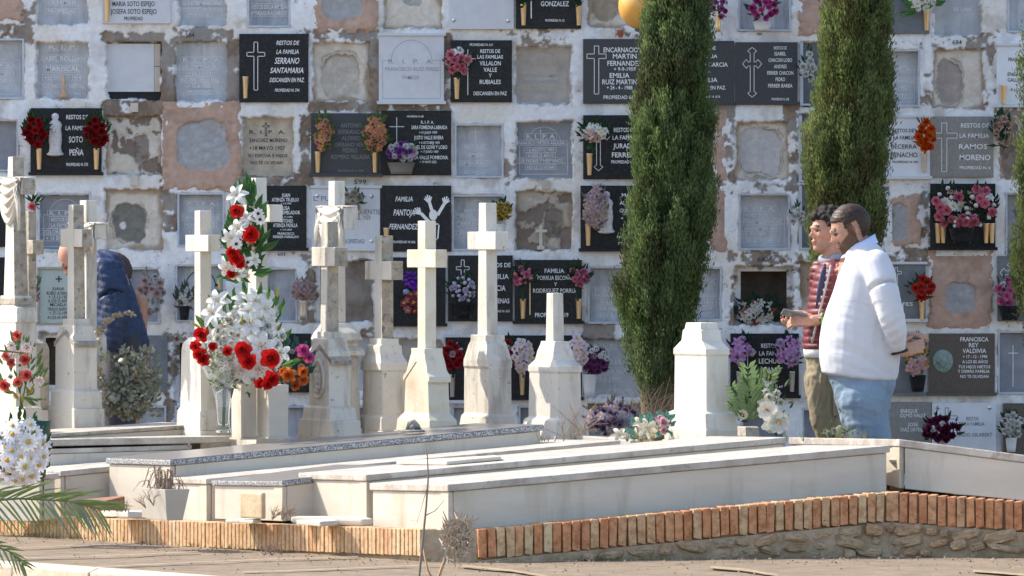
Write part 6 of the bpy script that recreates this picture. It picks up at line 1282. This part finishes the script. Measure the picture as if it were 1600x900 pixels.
    f = MB(); c0 = L(1281,500,-.22); f.tube([c0+Vector((.0, .037*math.cos(a), .037*math.sin(a))) for a in [2*math.pi*j/14 for j in range(15)]], .006, 6); f.build("green_bracelet", pm("green_band", (.10,.42,.05), rough=.5), t, smooth=True)
    ph = MB(); ph.box(-.065,.065,-.032,.032,-.0045,.0045); o = ph.build("phone", [pm("phone_case", (.20,.21,.23), rough=.25)], None, bevel=.003); o.location = P(1238,490,Y)+Vector((0,-.235,0)); o.rotation_euler = (R(-25), R(12), R(8)); tag(o, "grey smartphone held in the young man's hands", "phone")
man_red()
# --- stooping man in a navy quilted jacket behind the left crosses
def man_blue():
    Y = 35.3; s = F/Y; base = P(190, HZ+EYE*s, Y); base.z = 0; L = lambda x, y, dy=0: local(x, y, Y, base, dy)
    t = thing("person", "stooping balding man in navy quilted jacket behind the left crosses", "person", base)
    b = MB(); M = head(b, L(119,402), R(5), R(50), 1.0)
    limb(b, [L(134,406), L(160,424)], [.055,.055]); limb(b, [L(172,440), L(195,530)], [.10,.11])
    for dy in (-.09, .09): limb(b, [L(195,560,dy), L(185,660,dy), L(195,770,dy)], [.08,.06,.04]); limb(b, [L(196,785,dy), L(170,788,dy)], [.04,.03])
    limb(b, [L(172,440,-.14), L(184,490,-.14), L(184,512,-.14)], [.05,.045,.03]); limb(b, [L(168,440,.12), L(174,500,.12), L(172,515,.12)], [.05,.045,.03])
    hand(b, L(184,512,-.14), (-.3,0,-1), (.9,-.4,0), 1, .4, 1); hand(b, L(172,515,.12), (-.3,0,-1), (.9,.4,0), 1, .4, -1)
    col = lambda v, nn: head_colour(np.ones((len(v), 3))*np.array((.55,.30,.22)), v, M, False)
    fuse(b, "body", BODYM, t, None, .006, 2, colfn=col)
    f = MB(); rows = ((392,150,170,.07,.0),(398,145,184,.12,0),(408,141,194,.18,.0),(430,145,200,.20,0),(460,148,211,.20,0),(490,150,220,.20,0),(515,152,228,.20,0),(536,156,234,.195,0))
    f.loft([ell_ring(L((a+b_)/2, y), (b_-a)/2/s, dp, 26, tilt=-.12) for y, a, b_, dp, _ in rows])
    limb(f, [L(166,424,-.17), L(180,465,-.235), L(188,500,-.265), L(180,534,-.26)], [.076,.070,.062,.052]); limb(f, [L(166,424,.15), L(166,480,.18), L(166,535,.18)], [.08,.075,.06])
    q = lambda v, nn: (np.abs(np.sin((v[:, 2]+v[:, 0]*.25+n3(v*100, 20, 2)*.05)*math.pi/.042))**.5-.7)*.006-np.abs(n3(v*100*np.array([1.2, 1, .4]), 15, 4))*.09+.008
    fuse(f, "quilted_jacket", pm("navy_nylon", (.020,.040,.10), (.013,.026,.065), scale=10, rough=.5, bump=.3, bscale=90), t, None, .008, 2, q)
    f = MB(); f.tube([L(147,420,-.14), L(153,412,-.15), L(165,410,-.13)], [.010,.014,.008], 8, flat=.6); f.build("collar_highlight", pm("pale_highlight", (.55,.56,.70), rough=.7), t, smooth=True)  # pale tube added as the sunlit highlight on the collar
    f = MB()
    for dy in (-.10, .10): limb(f, [L(195,540,dy), L(186,650,dy), L(195,765,dy)], [.11,.085,.06])
    fuse(f, "trousers", pm("dark_trousers", (.05,.05,.06), rough=.9), t, None, .01, 2)
    h = MB()
    for k in range(40):
        a = rnd.uniform(-1.4,1.4); h.ball(M @ Vector((-.085+.02*abs(a), .075*math.sin(a), -.02+rnd.uniform(-.03,.02))), .012, n=6, m=5)
    fuse(h, "hair", HAIRG, t, None, .005, 1)
    # companion: only dark hair shows above his back
    Y2 = 35.9; base2 = P(180, HZ+EYE*F/Y2, Y2); base2.z = 0; L2 = lambda x, y, dy=0: local(x, y, Y2, base2, dy)
    t2 = thing("person", "dark haired person bending behind the stooping man's back, only the hair showing", "person", base2)
    b = MB(); M2 = head(b, L2(176,431), R(200), R(30), 1.0); limb(b, [L2(178,445), L2(178,465)], [.055,.06]); limb(b, [L2(178,465), L2(185,560)], [.12,.12])
    for dx in (-.08, .08): limb(b, [L2(180,560)+Vector((dx,0,0)), L2(180,780)+Vector((dx,0,0))], [.07,.04]); limb(b, [L2(180,470)+Vector((dx*1.8,0,0)), L2(180,560)+Vector((dx*1.8,.02,0))], [.04,.03]); hand(b, L2(180,562)+Vector((dx*1.8,.02,0)), (0,.1,-1), (0,-1,0), 1, .4, 1)
    fuse(b, "body", BODYM, t2, None, .009, 2, colfn=lambda v, nn: np.ones((len(v), 3))*SKIN)
    h = MB(); hair_cap(h, M2, .02, -.06, 1.08); fuse(h, "hair", HAIRG, t2, None, .006, 1)
    f = MB(); f.loft([ell_ring(L2(180,y), r/s, dp, 20) for y, r, dp in ((448,14,.10),(465,34,.15),(520,36,.16),(580,36,.16))]); f.build("coat", pm("dark_coat", (.03,.028,.035), rough=.8), t2, smooth=True)
man_blue()
# ---------------------------------------------------------------- near plants
def palm():
    Y = 26.2; s = F/Y; base = P(-260, 1500, Y); base.z = 0; t = thing("palm_tree", "feather palm whose frond tips reach in at the lower left corner", "palm tree", base); L = lambda x, y, dy=0: P(x, y, Y)+Vector((0, dy, 0))-base
    f = MB(); f.tube([(0,0,0),(.02,0,.2),(0,0,.42)], [.16,.14,.13], 12); f.build("trunk", BARK, t, smooth=True)
    m = [pm("palm_leaf", (.15,.21,.07), (.24,.31,.12), scale=20, rough=.45, trans=.25), pm("palm_leaf_underside", (.26,.32,.22), (.16,.23,.13), scale=20, rough=.5, trans=.2)]; r_ = random.Random(4)
    def frond(pts, n, Lup, Ldn, tipdir):
        P_ = [L(*p) for p in pts]; fr = MB(); fr.tube(P_, [.009,.007,.005,.0035,.002][:len(P_)], 6); ro = fr.build("frond", m[0], t, smooth=True); segs = len(P_)-1
        for k in range(n):
            q = k/n*segs; i = min(int(q), segs-1); p = P_[i].lerp(P_[i+1], q-i); d = (P_[i+1]-P_[i]).normalized(); fade = 1-.45*(k/n)
            for sg in (-1, 1):
                ln = (Lup if sg > 0 else Ldn)/s*fade*r_.uniform(.8,1.15); up = Vector((0,0,1)); e = (d*(.95 if sg > 0 else .72)+up*sg*(.42 if sg > 0 else .85)+Vector((0,r_.uniform(-.5,.3),r_.uniform(-.12,.12)))).normalized()
                wv = e.cross(Vector((0,1,.3))).normalized()*.0055; c = [p+e*ln*a+Vector((0,0,-ln*.16*a*a)) for a in (0,.3,.65,1)]; g_ = MB(); vs = []
                for a, w_ in zip(c, (.4,1,.75,.03)): vs += [a-wv*w_, a+Vector((0,.004,0)), a+wv*w_]
                g_.add(vs, [(x*3+y_, x*3+y_+1, x*3+y_+4, x*3+y_+3) for x in range(3) for y_ in range(2)], 0 if sg > 0 else r_.randint(0,1)); g_.build("leaflet", m, ro, smooth=True)
    frond([(-140,800),(-60,785),(30,779),(105,783),(160,797)], 34, 112, 92, 0)
    frond([(-160,880),(-90,850),(-30,845),(15,862),(40,885)], 16, 50, 50, 0)
    frond([(-150,600),(-80,560),(-20,546),(40,552)], 0, 1, 1, 0)
palm()
def weed():
    Y = 23.0; s = F/Y; base = P(712, 1000, Y); base.z = 0; L = lambda x, y, dy=0: P(x, y, Y)+Vector((0, dy, 0))-base
    t = thing("dry_thistle", "dry thistle head blurred close to the camera before the brick corner", "dry plant", base); r_ = random.Random(3); f = MB()
    f.tube([(0,0,0), L(690,960), L(686,900), L(700,860)], [.008,.007,.006,.005], 6); f.tube([L(688,930), L(668,890), L(660,850)], [.005,.004,.003], 6); f.build("stem", pm("dry_stem", (.38,.25,.14), rough=.9), t, smooth=True)
    m = pm("thistle_down", (.50,.42,.33), (.30,.24,.18), scale=60, rough=.95)
    f = MB()
    for k in range(420):
        a = r_.uniform(0,6.28); q = math.sqrt(r_.uniform(0,1)); p = L(715+24*q*math.cos(a), 843+34*q*math.sin(a), r_.uniform(-.04,.04)); d = Vector((r_.uniform(-.6,.6), r_.uniform(-1,1), r_.uniform(-.5,1.4))).normalized(); w_ = d.cross(Vector((0,1,.2))).normalized()*.004
        ll = r_.uniform(.02,.05); f.add([p-w_, p+w_, p+d*ll+w_*.3, p+d*ll-w_*.3], [(0,1,2,3)])
    f.build("seed_head", m, t)
    Y = 22.0; base2 = P(655, 1100, Y); base2.z = 0; L2 = lambda x, y: P(x, y, Y)-base2; t = thing("dry_twig", "thin blurred dry twig rising before the nearest tomb's end panel", "twig", base2)
    f = MB(); f.tube([(0,0,0), L2(655,900), L2(661,840), L2(666,790), L2(669,748), L2(668,715), L2(664,692)], [.006,.0045,.004,.0035,.003,.0022,.0012], 6); f.tube([L2(664,806), L2(680,798), L2(694,782)], [.002,.0016,.001], 5); f.tube([L2(668,760), L2(652,815), L2(640,812)], [.0015,.001,.0008], 5)
    f.build("twig", pm("grey_twig", (.20,.16,.13), rough=.9), t, smooth=True)
weed()
# dry grass tufts and litter along the foot of the bricks and between the tombs
def tufts():
    r_ = random.Random(22); f = MB(); spots = []
    for k in range(520):
        u = r_.uniform(0, 1); px_ = u*1600; 
        A_, B_ = [(tp[i], tp[i+1]) for i in range(len(tp)-1) if TE[i][0] <= px_ <= TE[i+1][0]][0]; q = (px_-TE[[i for i in range(len(tp)-1) if TE[i][0] <= px_ <= TE[i+1][0]][0]][0]); i = [i for i in range(len(tp)-1) if TE[i][0] <= px_ <= TE[i+1][0]][0]; q /= (TE[i+1][0]-TE[i][0])
        p = A_.lerp(B_, q); p = Vector((p.x, p.y-.03-abs(r_.gauss(0,.03)), .004)); 
        if math.sin(px_*.021)+math.sin(px_*.0071+1)+r_.uniform(-1,1) < .5: continue
        for b_ in range(4):
            d = Vector((r_.uniform(-.7,.7), r_.uniform(-.5,.3), r_.uniform(.3,1))); d.normalize(); h = r_.uniform(.012,.045); w_ = Vector((.0016,0,0)); f.add([p-w_, p+w_, p+d*h], [(0,1,2)])
    for k in range(60):
        cx, cy, Y = r_.choice(((990,690,32.3),(1010,690,32.2),(900,684,32.2),(440,806,30.9),(860,690,32.0),(1240,690,31.6),(180,800,31.6),(1330,686,31.5),(130,800,32.0)))
        p = P(cx+r_.uniform(-22,22), cy, Y)
        for b_ in range(5):
            d = Vector((r_.uniform(-.6,.6), r_.uniform(-.5,.3), 1)).normalized(); h = r_.uniform(.02,.09); w_ = Vector((.0014,0,0)); f.add([p-w_, p+w_, p+d*h], [(0,1,2)])
    tag(f.build("dry_grass", pm("dry_grass_blades", (.36,.30,.16), (.18,.20,.08), scale=6, rough=.9)), "dry weeds and grass along the foot of the brick edging", "grass", kind="stuff")
    f = MB()
    for k in range(900):
        px_ = r_.uniform(-50, 1650); yb = np.interp(px_, [q[0] for q in TE], [HZ+EYE*F/q[1] for q in TE]); py = yb+abs(r_.gauss(0,1))*(7 if k % 3 else 22)+1.0
        p = P(px_, py, gy(py)); p.z = .006; a = r_.uniform(0,6.28); q = r_.uniform(.002,.006); u = Vector((math.cos(a), math.sin(a), r_.uniform(0,.4)))*q; v = Vector((-math.sin(a), math.cos(a), r_.uniform(0,.5)))*q*.6; f.add([p-u-v, p+u-v, p+u+v+Vector((0,0,.004)), p-u+v], [(0,1,2,3)])
    tag(f.build("ground_litter", pm("leaf_litter", (.16,.11,.07), (.36,.30,.23), scale=25, rough=.9)), "crumbs, dead leaves and grit scattered along the path edge", "litter", kind="stuff")
tufts()
# thin bare twigs between the broken cross and the cypress trunk
def twigs(name, label, spots, Y, seed):
    r_ = random.Random(seed); b0 = P(spots[0][0], spots[0][1], Y); f = MB()
    for (x, y, h) in spots:
        p = P(x, y, Y)-b0; an = r_.uniform(-.5,.5)
        for k in range(5):
            a = an+r_.uniform(-.7,.7); e = p+Vector((math.sin(a)*h, r_.uniform(-.03,.03), math.cos(a)*h*r_.uniform(.6,1)))*1e-0*(Y/F); mid = p.lerp(e, .5)+Vector((r_.uniform(-.01,.01),0,.004)); f.tube([p, mid, e], [.0022,.0016,.0008], 4)
            e2 = mid+Vector((math.sin(a+.8)*h*.4,0,math.cos(a+.8)*h*.4))*(Y/F); f.tube([mid, e2], [.0014,.0007], 4)
    tag(f.build(name, pm("bare_twig", (.34,.24,.17), rough=.9), None, loc=b0), label, "twigs")
twigs("bare_twigs", "bare reddish twigs beside the cypress trunk", [(1025,665,90),(1012,668,70),(1040,668,60),(1020,655,60)], 33.2, 3)
twigs("bare_twigs", "bare twigs at the foot of the broken cross", [(905,682,60),(880,682,40),(915,680,70),(896,684,48)], 31.9, 5)
twigs("bare_twigs", "thin dead weed on the brick edge left of the pale slab", [(440,812,34),(425,812,26),(455,812,22)], 30.7, 6)
twigs("bare_twigs", "dead weed growing from the foot of the left brick edging", [(425,868,40),(440,866,34),(412,868,26)], 30.5, 7)
twigs("bare_twigs", "thin dead stems standing before the marble planter", [(240,790,30),(228,794,26)], 30.9, 8)
